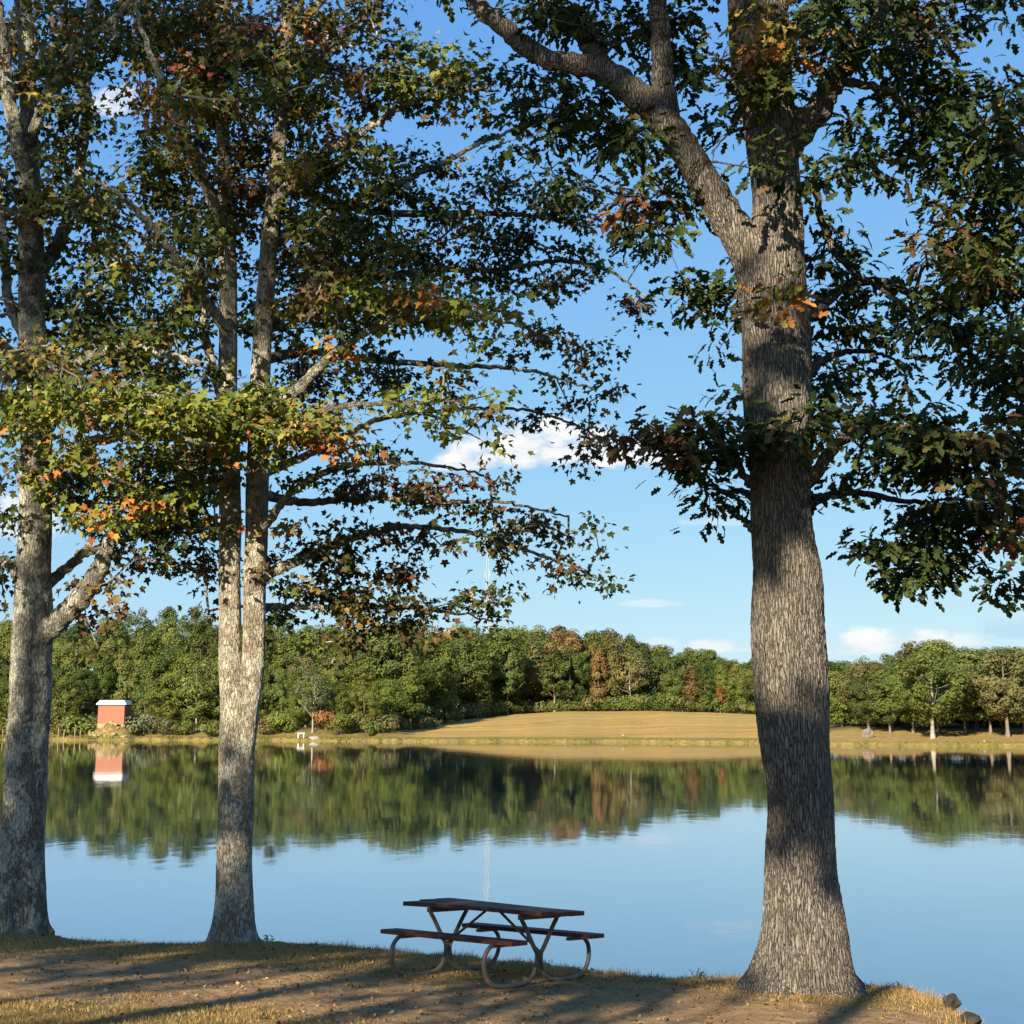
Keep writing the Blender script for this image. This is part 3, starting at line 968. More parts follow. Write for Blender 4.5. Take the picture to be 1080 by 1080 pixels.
# ------------------------------------------------------------------ picnic table
def wood_mat():
    m, nt = new_mat('stained_wood')
    v = coords(nt, (1.2, 26, 26))
    f = noise_n(nt, v, 1.6, 7, .65, .3); w = noise_n(nt, coords(nt, (1, 1, 1)), 3.5, 4, .6)
    c = ramp(nt, [(.25, (.03, .012, .009)), (.5, (.075, .027, .019)), (.8, (.14, .058, .04))], f)
    c = mixc(nt, ramp(nt, [(.5, (0, 0, 0)), (.72, (.7, .7, .7))], noise_n(nt, coords(nt, (3, 14, 14)), 2.2, 6, .7)), c, (.19, .125, .095))
    c = mixc(nt, ramp(nt, [(.55, (0, 0, 0)), (.75, (.5, .5, .5))], w), c, (.05, .025, .018))
    out(nt, principled(nt, c, .7, .15, bump(nt, f, .5, .004)).outputs[0])
    return m


WOODM = wood_mat()
PIPE = simple_mat('weathered_pipe', (.06, .048, .036), (.17, .135, .10), 9, .55, .4, bmp=.2, bd=.004)
tz = 3.3 - 2.492
tb = empty('picnic_table', (TABLE[0], TABLE[1], tz), 'reddish brown plank picnic table with bent pipe legs and two attached benches by the water', 'picnic table')
yaw = -.69
ux = Vector((math.cos(yaw), math.sin(yaw), .028)).normalized(); vy = Vector((-math.sin(yaw), math.cos(yaw), -.066)).normalized()
wz = ux.cross(vy).normalized(); vy = wz.cross(ux)
from mathutils import Matrix
tb.rotation_euler = Matrix((ux, vy, wz)).transposed().to_euler()
HT, HB = .685, .440
mb = MB()
rr = random.Random(3)
for j, b in enumerate((-.235, 0, .235)):
    n = 9; w = .112; L0, L1 = -.895 + rr.uniform(-.012, .012), .875 + rr.uniform(-.012, .012)
    V = []; P = []
    for i in range(n):
        t = i / (n - 1); xx = L0 + (L1 - L0) * t
        dz = .010 * math.sin(t * 3.1 + j) - .006 * j * (t - .5)
        V += [(xx, b - w, HT - .042 + dz), (xx, b + w, HT - .042 + dz), (xx, b + w, HT + dz), (xx, b - w, HT + dz)]
    for i in range(n - 1):
        for k in range(4):
            P.append((i * 4 + k, i * 4 + (k + 1) % 4, (i + 1) * 4 + (k + 1) % 4, (i + 1) * 4 + k))
    P += [(0, 3, 2, 1), tuple((n - 1) * 4 + k for k in range(4))]
    mb.add(V, P)
top_ = mb.build('tabletop', WOODM, tb, bevel=.006)
seat_ = {}
for sg in (-1, 1):
    mb = MB(); mb.box((0, sg * .60, HB - .02), (1.67, .235, .04)); seat_[sg] = mb.build('bench_seat', WOODM, tb, bevel=.006); seat_[sg]['label'] = 'bench plank on the ' + ('near side' if sg < 0 else 'water side')
for u in (-.585, .585):
    mb = MB(); mb.box((u, 0, HT - .0665), (.045, .60, .045)); mb.build('cleat', PIPE, top_)
    for sg in (-1, 1):
        mb = MB(); mb.box((u, sg * .58, HB - .056), (.05, .25, .028)); mb.build('bench_bracket', PIPE, seat_[sg])
        path = [(.27, HT - .09), (.22, .535), (.17, .468), (.12, .398), (.075, .337), (.036, .29), (.026, .25), (.038, .175), (.08, .095), (.155, .042), (.28, .02), (.45, .017), (.62, .027), (.725, .075), (.785, .16), (.80, .25), (.775, .33), (.70, .388), (.60, .402), (.47, .402)]
        pts = catmull(np.array([(u + (.0 if sg < 0 else .001), sg * b, z) for b, z in path]), .025)
        mb = MB(); mb.tube(pts, .0215, 10); mb.build('leg', PIPE, tb, smooth=True)
    mb = MB(); s_ = 1 if u > 0 else -1
    mb.tube([(u, 0, .30), (u - s_ * .50, 0, HT - .05)], .014, 8); mb.build('brace', PIPE, tb, smooth=True)

# ------------------------------------------------------------------ near trees
PAL = {'g': [((.045, .062, .014), 4), ((.075, .095, .018), 4), ((.125, .13, .026), 2.2), ((.20, .13, .035), 1.0), ((.14, .075, .03), .7), ((.32, .24, .06), .35)],
       'y': [((.085, .115, .02), 2.6), ((.17, .20, .034), 5), ((.24, .25, .045), 2.6), ((.40, .29, .06), .7), ((.44, .17, .04), .45), ((.18, .10, .045), .3)],  # brighter yellow-green: sunlight painted into leaf colour of lit clumps, plus autumn tints
       'o': [((.14, .16, .03), 3.2), ((.34, .24, .06), 1.4), ((.38, .16, .05), 1.0), ((.30, .08, .05), .5), ((.22, .14, .05), 1.4)],
       'b': [((.055, .062, .016), 3), ((.115, .070, .030), 3), ((.14, .055, .032), 1.0), ((.10, .095, .025), 2), ((.26, .17, .05), .5)],
       'k': [((.030, .050, .015), 5), ((.050, .074, .019), 4), ((.078, .092, .024), 1.6), ((.10, .065, .026), .5)],
       'r': [((.045, .058, .016), 4), ((.095, .062, .028), 3), ((.14, .06, .035), .6), ((.12, .11, .03), 1)],
       'f': [((.44, .18, .045), 3), ((.32, .13, .045), 2), ((.20, .16, .045), 1.5)]}


def limb_pts(spec, Y0):
    """spec: [(px, py, radius px, depth offset)]"""
    o = []
    for px, py, rp, dy in spec:
        o.append(np.append(at(px, py, Y0 + dy), pxr(rp, px, py, Y0 + dy)))
    return np.array(o)


def lumps(seed, amp=.05, f=2.2, flare=None, z0=0):
    def fun(P, th, rr):
        z = P[:, 2][:, None]; t = th[None, :]
        k = 1 + amp * (np.sin(2 * t + 1.3 * f * z * .6 + seed) * .5 + np.sin(3 * t - .9 * f * z + seed * 2) * .35 + np.sin(f * 2.3 * z + t + seed) * .4)
        if flare:
            A, h = flare
            e = np.exp(-np.clip(z - z0, 0, 99) / h)
            root_ = np.maximum(0, np.sin(2.5 * t + seed + .6 * np.sin(t))) ** 2 + .6 * np.maximum(0, np.sin(3.5 * t + 2 * seed)) ** 3
            k = k + A * e * (.35 + 1.0 * root_) + .9 * A * np.exp(-np.clip(z - z0, 0, 99) / (h * .4)) * root_ + .35 * A * np.exp(-np.clip(z - z0, 0, 99) / (h * 3))
        return rr * k
    return fun


def build_tree(tree_name, label, base, Y0, trunk_specs, limb_specs, ell, leafshape, leafsize, perclump, bark, leafmat, seed, flare, spacing, trunk_n=48, step=.05, twig_from=None, extra=None, clump=.20, droop=.45, limb_bark=None, dense=1.42, roots=(5, .5, .24)):
    r = np.random.default_rng(seed)
    root = empty(tree_name, (base[0], base[1], gz(base[0], base[1])), label, 'tree')
    o0 = np.array(root.location)
    nodes, nrad = [], []
    for i, sp_ in enumerate(trunk_specs):
        P = limb_pts(sp_, Y0)
        S = catmull(P, step)
        V, Q = tube(S[:, :3], np.maximum(S[:, 3], .004), trunk_n, rfun=lumps(seed + i, .06, 2.4, flare if i == 0 or sp_[0][1] > 940 else None, o0[2]))
        link('trunk', mesh_np('trunk', V - o0, quads=Q, mat=bark, smooth=True), root)
        for q in range(roots[0] if i == 0 else 0):
            a_ = 6.283 * (q + r.uniform(-.3, .3)) / roots[0] + .5
            L_ = roots[1] * r.uniform(.6, 1.15); rp = []
            for t_ in np.linspace(0, 1, 9):
                rr_ = roots[2] * .55 + L_ * t_
                aa = a_ + .35 * math.sin(3 * t_ + q) * t_
                xx, yy_ = base[0] + rr_ * math.cos(aa), Y0 + rr_ * math.sin(aa)
                rp.append((xx, yy_, gz(xx, yy_) + roots[2] * .34 * (1 - t_) ** 3 - .012 - .05 * t_ ** 2))
            Vr, Qr = tube(catmull(np.array(rp), .03), np.interp(np.linspace(0, 1, len(catmull(np.array(rp), .03))), [0, .25, 1], [roots[2] * .34, roots[2] * .17, .014]), 14, rfun=lumps(seed + q, .12, 9.0))
            link('root', mesh_np('root', Vr - o0, quads=Qr, mat=bark, smooth=True), root)
        k = S[::max(1, int(.25 / step))]
        k = k[k[:, 2] > (twig_from or 4.5)]
        nodes.append(k[:, :3]); nrad.append(k[:, 3])
    for i, sp_ in enumerate(limb_specs):
        P = limb_pts(sp_, Y0)
        S = catmull(P, .06)
        j = 1 + .0 * S[:, 3]
        S[:, :3] += .02 * r.normal(size=(len(S), 3)) * (np.linspace(0, 1, len(S)) > .1)[:, None] * .5
        V, Q = tube(S[:, :3], np.maximum(S[:, 3], .004), 20 if S[0, 3] > .06 else 10, rfun=lumps(seed + 9 + i, .05, 3.0))
        link('limb', mesh_np('limb', V - o0, quads=Q, mat=limb_bark or bark, smooth=True), root)
        nodes.append(S[::4, :3]); nrad.append(S[::4, 3])
    N = np.concatenate(nodes); NR = np.concatenate(nrad)
    # leaf clump centres
    A, T = [], []
    for e in ell:
        px, py, rx, ry, w, typ = e[:6]
        dm_, ds = e[6:8] if len(e) > 7 else (0, 2.4)
        k = max(1, int(round(3.14 * rx * ry / spacing ** 2 * w * (dense if w >= 1.35 else 1.0))))
        a_ = r.uniform(0, 6.283, k); q = np.sqrt(r.random(k)) * (1 + r.normal(0, .12, k))
        X_ = px + rx * q * np.cos(a_); Y_ = py + ry * q * np.sin(a_)
        dy = dm_ + ds * np.clip(r.normal(0, .5, k), -1.2, 1.2)
        for x_, y_, d_ in zip(X_, Y_, dy):
            A.append(at(x_, y_, Y0 + d_)); T.append(typ)
    A = np.array(A); T = np.array(T)
    n0 = len(N)
    pos = list(N); par = [-1] * n0; cnt = [0] * n0
    buf = np.empty((n0 + len(A) * 14, 3)); buf[:n0] = N; nb_ = n0
    dist = np.array([np.min(((N - a) ** 2).sum(1)) for a in A])
    order = np.argsort(dist)
    for ia in order:
        a = A[ia]
        v = a - buf[:nb_]
        d = np.sqrt((v ** 2).sum(1))
        cost = d + .35 * np.clip(-v[:, 2], 0, 9) + (np.arange(nb_) < n0) * .15
        i = int(cost.argmin())
        L = d[i]
        m = max(1, int(L / .28))
        p0 = buf[i].copy(); prev = i
        off = r.normal(0, .06 * L, 3); off[2] += .10 * L
        for q in range(1, m + 1):
            t = q / m
            p = p0 + (a - p0) * t + off * 4 * t * (1 - t) * .6 + r.normal(0, .015, 3) * (q < m)
            if nb_ >= len(buf): break
            buf[nb_] = p; par.append(prev); cnt.append(0); prev = nb_; nb_ += 1
        while prev != -1:
            cnt[prev] += 1; prev = par[prev]
    cnt = np.array(cnt); par = np.array(par)
    rad = .0035 + .0042 * np.sqrt(np.maximum(cnt, 1))
    # twigs as 5-sided prisms between a node and its parent
    idx = np.arange(n0, nb_); pa = par[idx]
    P1 = buf[idx]; P0 = buf[pa]; r1 = rad[idx]; r0_ = np.minimum(np.where(pa >= n0, rad[pa], rad[idx] * 1.25), r1 * 1.6)
    t = P1 - P0; t /= np.linalg.norm(t, axis=1)[:, None] + 1e-9
    ref = np.where(np.abs(t[:, 2:3]) < .9, np.array([[0, 0, 1.]]), np.array([[1., 0, 0]]))
    e1 = np.cross(t, ref); e1 /= np.linalg.norm(e1, axis=1)[:, None]; e2 = np.cross(t, e1)
    th = np.arange(5) / 5 * 6.283
    ring = np.cos(th)[None, :, None] * e1[:, None] + np.sin(th)[None, :, None] * e2[:, None]
    V = np.concatenate([P0[:, None] + ring * r0_[:, None, None], P1[:, None] + ring * r1[:, None, None]], 1).reshape(-1, 3)
    j = np.arange(5); q0 = np.stack([j, (j + 1) % 5, (j + 1) % 5 + 5, j + 5], -1)
    Q = (np.arange(len(idx))[:, None, None] * 10 + q0[None]).reshape(-1, 4)
    link('twigs', mesh_np('twigs', V - o0, quads=Q, mat=limb_bark or bark, smooth=True), root)['kind'] = 'stuff'
    # leaves
    pos, tip, nrm, size, col = [], [], [], [], []
    ctr = np.array([base[0], Y0, 7.0])
    for a, ty in zip(A, T):
        m = int(perclump * r.uniform(.55, 1.4))
        c0 = [q[0] for q in PAL[ty]]; w = np.array([q[1] for q in PAL[ty]], float); w /= w.sum()
        main = np.array(c0[r.choice(len(c0), p=w)]) * (1.0 if ty in 'yo' else .88)
        d = r.normal(0, 1, (m, 3)) * np.array([clump, clump, clump * .55])
        pos.append(a + d)
        o_ = d * np.array([1, 1, .4]) / clump + r.normal(0, .45, (m, 3)) + np.array([0, 0, -droop])
        tip.append(o_)
        nrm.append(r.normal(0, .55, (m, 3)) + np.array([0, 0, .75]) + .5 * TO_SUN)
        size.append(leafsize * r.uniform(.5, 1.18, m))
        alt = np.array([c0[k] for k in r.choice(len(c0), m, p=w)])
        use = (r.random(m) < .72)[:, None]
        col.append(np.where(use, main[None], alt) * r.uniform(.75, 1.25, (m, 1)))
    V, Tt, C = leaves(np.concatenate(pos), np.concatenate(tip), np.concatenate(nrm), np.concatenate(size), leafshape, np.concatenate(col), r)
    link('foliage', mesh_np('foliage', V - o0, tris=Tt, mat=leafmat, col=C), root)
    return root

# --- the oak
YO = float(OAK[1]) + .15
oak_trunk = [(848, 1085, 46, 0), (848, 1050, 45, 0), (848, 1020, 44, 0), (848, 985, 42, 0), (846, 945, 39, 0), (844, 900, 37, 0), (842, 830, 35.5, 0), (835, 730, 38.5, 0), (832, 660, 37.5, 0),
             (830, 615, 36, 0), (825, 570, 33, 0), (823, 515, 32.5, 0), (821, 440, 36, 0), (820, 380, 36, 0), (817, 330, 35, 0), (814, 280, 34, 0), (818, 240, 28, 0), (819, 200, 26, 0),
             (814, 150, 28, 0), (806, 90, 30, 0), (800, 37, 31, 0), (798, -20, 30, 0), (796, -120, 25, 0), (800, -260, 17, 0), (806, -420, 8, 0)]
oak_limbs = [
    [(806, 300, 26, 0), (790, 266, 22, 0), (765, 226, 18.5, .05), (735, 178, 17, .1), (702, 130, 17.5, .2), (663, 93, 15.5, .3), (626, 72, 12.5, .4), (574, 61, 10.5, .5), (533, 31, 10, .6), (502, 2, 9.5, .7), (470, -40, 8, .8), (420, -90, 5, 1), (360, -120, 2, 1.2)],
    [(706, 138, 13, .2), (701, 93, 12.5, .2), (697, 37, 11, .1), (692, 0, 10, 0), (684, -60, 8, -.2), (680, -140, 5, -.4), (660, -230, 2, -.5)],
    [(650, 88, 10, .35), (630, 60, 11, .6), (612, 30, 10.5, .8), (585, 8, 10, 1), (555, -20, 9, 1.2), (520, -70, 6, 1.5), (490, -130, 2, 1.8)],
    [(820, 170, 20, 0), (838, 142, 17, -.1), (862, 116, 14.5, -.2), (881, 84, 12, -.35), (903, 54, 10, -.5), (925, 18, 8, -.7), (950, -30, 7, -.9), (985, -100, 5, -1.1), (1040, -190, 2, -1.4)],
    [(881, 86, 6, -.35), (904, 88, 5, -.3), (938, 97, 4.8, -.2), (962, 115, 4.2, -.1), (990, 138, 3.2, 0), (1030, 165, 2.2, .2), (1065, 190, 1.2, .4)],
    [(838, 200, 7, .1), (860, 196, 4.8, 0), (864, 225, 4.4, .1), (876, 255, 4, .2), (894, 284, 3.4, .3), (925, 300, 2.8, .4), (970, 310, 1.8, .6)],
    [(842, 332, 12, .2), (862, 326, 7, .4), (895, 300, 5.2, .7), (935, 298, 4.6, .9), (985, 320, 3.6, 1.1), (1040, 318, 2.6, 1.3), (1100, 300, 1.2, 1.6)],
    [(846, 510, 12, -.05), (862, 497, 8, -.2), (881, 471, 6.5, -.35), (902, 457, 5.4, -.5), (940, 450, 4.8, -.7), (990, 455, 4, -.9), (1040, 475, 2.8, -1.1), (1090, 485, 1.2, -1.3)],
    [(848, 532, 9, .1), (872, 524, 4.8, .2), (898, 520, 4, .3), (930, 524, 3.6, .45), (975, 532, 3, .6), (1025, 545, 2.4, .8), (1075, 556, 1.2, 1)],
    [(802, 514, 9, -.05), (788, 505, 5, -.2), (776, 490, 4.2, -.3), (760, 486, 3.2, -.45), (725, 480, 2.2, -.6), (690, 472, 1.2, -.8)],
    [(802, 530, 7, .1), (785, 520, 4.2, .3), (765, 519, 3, .5), (745, 512, 1.6, .7)],
    [(800, 562, 6, -.1), (790, 557, 4.5, -.15), (785, 554, 2.6, -.17)],
    [(822, 118, 6, -.2), (806, 124, 3.2, -.3), (790, 134, 2.6, -.35), (770, 140, 2.1, -.4), (755, 156, 1.4, -.5), (750, 176, .8, -.5)],
    [(800, 330, 8, .3), (785, 318, 4, .5), (765, 308, 3, .7), (735, 312, 1.8, .9)],
    [(812, 60, 14, .3), (850, 20, 10, .8), (900, -10, 8, 1.4), (980, -40, 6, 2), (1060, -50, 4, 2.5), (1140, -40, 2, 3)],
    [(850, 395, 8, .4), (868, 380, 5, .7), (890, 372, 3.6, 1), (925, 372, 2.4, 1.4), (960, 390, 1.2, 1.7)],
]
k = 'k'
oak_ell = [
    (556, 120, 28, 34, 1.3, k, .6, .5), (600, 118, 34, 38, 1.5, k, .6, .7), (640, 140, 34, 34, 1.5, k, .4, .7), (592, 178, 24, 22, 1.0, k, .6, .6), (632, 192, 26, 20, .9, k, .5, .6), (672, 160, 26, 30, 1.3, k, .4, .8),
    (545, 72, 20, 20, 1, k, .8, .5), (668, 205, 22, 20, 1.2, 'r', .2, .5), (690, 238, 24, 20, 1.4, k, .3, .6), (664, 228, 14, 12, 1.3, 'f', 0, .4), (712, 226, 24, 28, 1.4, k, .4, .8), (700, 262, 20, 12, 1, k, .4, .6), (725, 180, 18, 20, 1, k, .6, .6),
    (590, 20, 50, 22, 1.4, k, 1, .9), (650, 22, 40, 28, 1.5, k, .9, .9), (720, 30, 30, 34, 1.4, k, .9, .9), (745, 82, 30, 28, 1.4, k, .8, .9), (748, 130, 22, 20, 1, k, .7, .7), (690, 70, 24, 20, 1, k, 1, .7), (535, 15, 24, 14, .9, k, 1, .5),
    (620, -60, 110, 50, 1, k, 1, 2), (500, -60, 90, 40, .8, k, 1, 1.5), (740, -70, 90, 60, 1, k, .6, 2.4), (860, -80, 90, 70, 1, k, 0, 2.6), (980, -80, 100, 70, 1, k, 0, 2.6), (1080, -60, 60, 80, 1, k, 0, 2.6), (800, -200, 180, 90, .8, k, 0, 2.6), (800, -320, 110, 90, .7, k, 0, 2),
    (722, 312, 20, 16, 1.3, k, .8, .5), (748, 322, 22, 18, 1.3, k, .7, .5), (768, 300, 18, 16, 1.1, k, .6, .4), (770, 350, 16, 16, 1.1, k, .6, .4), (757, 372, 14, 10, .9, k, .6, .4), (775, 275, 14, 16, .9, k, .6, .4),
    # right mass
    (880, 22, 34, 26, 1.6, k, -.2, 1), (930, 22, 34, 26, 1.7, k, .2, 1.3), (975, 20, 34, 24, 1.6, 'b', .3, 1.2), (1015, 14, 26, 18, 1.3, k, .4, 1), (905, 48, 26, 18, 1.4, 'g', -.7, .5), (960, 65, 34, 26, 1.6, k, .3, 1.2), (1000, 82, 26, 22, 1.4, k, .4, 1),
    (935, 100, 26, 22, 1.2, k, .4, 1), (970, 120, 30, 22, 1.4, k, .3, 1), (1015, 118, 34, 26, 1.5, k, .2, 1), (1048, 105, 24, 22, 1.3, k, 0, .8), (1062, 135, 26, 28, 1.4, 'g', -.3, .8), (1030, 160, 40, 28, 1.7, k, 0, 1), (990, 165, 30, 22, 1.4, k, .1, 1), (950, 160, 26, 20, 1.2, k, .3, .9),
    (905, 150, 32, 20, 1.4, 'k', -.6, .6), (890, 165, 20, 14, .9, k, -.5, .5), (925, 182, 24, 10, .9, 'g', -.5, .5), (960, 190, 22, 12, .9, k, -.2, .7), (1060, 200, 28, 34, 1.7, k, 0, 1), (1010, 210, 26, 22, 1.1, k, .2, .9), (1040, 240, 34, 28, 1.5, k, 0, 1), (1075, 255, 20, 40, 1.6, k, 0, 1),
    (1000, 262, 32, 22, 1.3, 'b', -.3, .9), (1020, 292, 40, 26, 1.7, 'g', -.5, .9), (965, 275, 20, 14, .9, k, .4, .6), (1060, 310, 30, 30, 1.7, k, -.2, 1), (975, 318, 36, 22, 1.5, k, .5, .9), (1000, 350, 34, 24, 1.4, k, .3, .9), (1055, 355, 34, 26, 1.6, 'g', -.3, .9), (930, 322, 22, 12, .8, k, .8, .6), (950, 352, 20, 12, .7, k, .8, .6),
    (1040, 392, 30, 18, 1.4, k, -.2, .8), (1070, 405, 22, 30, 1.5, k, -.2, .7), (1078, 435, 12, 12, 1, k, 0, .4),
    (872, 232, 14, 14, 1, k, .5, .5), (885, 258, 22, 16, 1.2, k, .5, .5), (868, 282, 18, 26, 1.3, k, .6, .6), (898, 282, 18, 14, 1, k, .6, .5), (880, 315, 30, 18, 1.5, k, .7, .6), (900, 352, 24, 18, 1.1, k, .9, .6), (872, 360, 24, 26, 1.4, k, .8, .6), (930, 388, 26, 12, .8, k, 1.2, .5), (895, 400, 28, 22, 1.5, k, 1, .7), (945, 408, 16, 12, .9, k, 1.2, .4), (872, 418, 20, 18, 1.3, k, .7, .6), (905, 432, 18, 10, .8, k, .8, .5),
    # sprays in front of the trunk
    (800, 28, 20, 14, 1.5, 'o', -.9, .3), (812, 52, 24, 14, 1.6, 'f', -1, .3), (780, 62, 22, 14, 1.2, 'g', -.8, .3), (850, 60, 22, 14, 1.3, 'g', -.9, .3), (822, 88, 32, 16, 1.6, 'g', -1, .3), (842, 25, 20, 18, 1.3, 'g', -.7, .3), (800, 110, 20, 10, 1, k, -.8, .3),
    (828, 160, 24, 12, 1.2, k, -1, .3), (815, 178, 24, 12, 1.3, k, -1, .3), (862, 184, 22, 12, 1.1, k, -.9, .3), (885, 190, 18, 12, 1.2, k, -.7, .3), 
    (818, 310, 14, 9, 1.6, 'f', -.9, .2), (822, 328, 10, 8, 1.2, 'f', -.9, .2), (838, 305, 10, 6, 1.4, 'g', -.9, .2), (826, 462, 18, 10, 1.5, 'b', -.8, .2), (838, 452, 12, 8, 1.4, 'k', -.8, .2),
    # lower left
    (678, 458, 26, 14, 1.5, 'b', -.7, .5), (710, 462, 30, 16, 1.8, 'b', -.6, .5), (748, 462, 30, 18, 1.9, k, -.5, .5), (785, 462, 22, 20, 1.7, 'b', -.5, .4), (716, 488, 22, 14, 1.4, k, -.5, .4), (750, 492, 22, 14, 1.4, k, -.3, .4), (775, 485, 20, 18, 1.3, k, -.1, .4), (742, 522, 22, 12, 1.4, k, .4, .4), (758, 538, 16, 9, 1.2, k, .5, .3), (776, 520, 16, 12, 1.1, k, .3, .3), (768, 438, 16, 12, 1.2, k, -.3, .3), (782, 420, 12, 12, 1, k, .3, .3), (648, 462, 14, 10, 1.1, 'b', -.7, .3),
    # lower right
    (868, 445, 20, 16, 1.5, 'k', -.4, .4), (890, 448, 24, 14, 1.6, 'r', -.5, .4), (925, 446, 28, 16, 1.7, k, -.6, .5), (960, 448, 28, 18, 1.7, k, -.8, .5), (995, 462, 30, 18, 1.8, 'r', -.9, .5), (1030, 478, 26, 16, 1.5, 'b', -1, .5), (985, 490, 28, 16, 1.6, k, -.6, .5), (1015, 505, 30, 18, 1.7, 'r', -.8, .5), (1060, 475, 22, 26, 1.5, 'b', -1, .5), (950, 480, 22, 12, 1.2, k, -.3, .5), (905, 475, 20, 12, 1, k, -.2, .4), (920, 500, 14, 10, .8, k, 0, .4),
    (935, 540, 22, 10, 1.1, k, .4, .4), (960, 548, 28, 16, 1.5, k, .5, .5), (1000, 540, 30, 18, 1.7, k, .3, .5), (1045, 530, 30, 22, 1.8, 'r', 0, .6), (1070, 555, 20, 22, 1.6, 'o', -.2, .5), (1030, 560, 30, 16, 1.5, k, .5, .5), (925, 572, 26, 12, 1.5, k, .4, .4), (960, 585, 30, 18, 1.8, k, .5, .5), (990, 582, 26, 16, 1.6, k, .5, .5), (942, 605, 22, 12, 1.4, k, .5, .4), (960, 618, 14, 8, 1.1, k, .5, .3), (995, 605, 18, 9, 1, k, .5, .3), (1015, 590, 14, 9, .9, k, .5, .3), (1068, 600, 14, 14, 1.2, k, .3, .3), (1072, 624, 12, 8, 1.1, k, .3, .3), (1050, 622, 7, 7, .9, k, .3, .2),
    (872, 490, 14, 20, 1, k, .4, .4), (870, 535, 10, 10, .9, k, .4, .3),
    (1120, 300, 40, 200, 1, k, 0, 2), (1120, 520, 40, 80, .8, k, 0, 1.5),
]
build_tree('oak_tree', 'big old oak with a thick furrowed grey trunk, nearest to the water on the right', OAK, YO, [oak_trunk], oak_limbs, oak_ell,
           OAK_L, .15, 36, OAK_BARK, OAKLEAF, 101, (.20, .27), 25, trunk_n=150, step=.022, twig_from=5.0, clump=.135, droop=.5, dense=1.1, roots=(7, .75, .36))

# --- the left maple
YA = float(TREE_A[1]) + .15
A_trunk = [(18, 1015, 27, 0), (19, 985, 26, 0), (21, 960, 24.5, 0), (24, 900, 23, 0), (27, 830, 21.5, 0), (30, 760, 20.5, 0), (33, 700, 20.5, 0), (35, 650, 20.5, 0), (36, 600, 18, 0), (37, 550, 16.5, 0), (38, 500, 15.5, 0),
           (37, 420, 14.5, .1), (34, 340, 14, .1), (33, 270, 13, .1), (32, 200, 10.5, .1), (30, 120, 9, .1), (27, 40, 8.5, .1), (22, -40, 8, .1), (20, -140, 5, 0), (24, -260, 2, 0)]
A_limbs = [
    [(34, 680, 15, 0), (50, 664, 12, -.1), (74, 643, 11, -.2), (92, 622, 10.5, -.3), (104, 602, 9.5, -.35), (112, 580, 7.5, -.4), (128, 555, 6, -.4), (165, 535, 5, -.3), (205, 520, 3.5, -.2), (240, 510, 2, 0)],
    [(46, 618, 8, .2), (62, 606, 5.5, .3), (84, 588, 4.8, .5), (104, 578, 4.2, .6), (150, 562, 3.6, .9), (190, 556, 3, 1.1), (225, 548, 1.6, 1.3)],
    [(26, 612, 9, 0), (12, 598, 6, 0), (-6, 588, 5, .1), (-40, 570, 4, .2), (-90, 560, 2, .4)],
    [(40, 520, 9, -.2), (58, 496, 6.5, -.6), (90, 470, 5, -1.1), (130, 460, 4.2, -1.6), (180, 462, 3.4, -2), (225, 470, 2.2, -2.3)],
    [(36, 420, 8, -.2), (70, 390, 6, -.8), (120, 368, 5, -1.4), (170, 372, 4, -1.8), (215, 385, 2.6, -2)],
    [(32, 300, 8, .2), (60, 260, 6.5, .4), (78, 210, 5.5, .5), (88, 150, 5, .6), (92, 80, 4.5, .6), (96, 0, 4, .5), (104, -90, 2, .4)],
    [(32, 210, 8, -.1), (18, 150, 7.5, -.2), (8, 90, 7, -.3), (0, 30, 6, -.3), (-14, -60, 4, -.4), (-30, -140, 2, -.4)],
    [(30, 360, 7, .4), (10, 320, 5, .8), (4, 250, 4.5, 1), (-2, 180, 4, 1.2), (-16, 100, 2, 1.4)],
    [(31, 150, 6, 0), (55, 90, 5, -.4), (80, 50, 4, -.8), (120, 20, 3, -1.2), (150, -20, 1.5, -1.4)],
    [(36, 470, 7, .5), (70, 430, 5, 1.1), (120, 400, 4, 1.7), (160, 390, 2, 2.2)],
    [(34, 400, 7, -.3), (10, 370, 5, -1), (-30, 340, 4, -1.6), (-70, 330, 2, -2)],
]
g_, y_, b_, o_ = 'g', 'y', 'b', 'o'
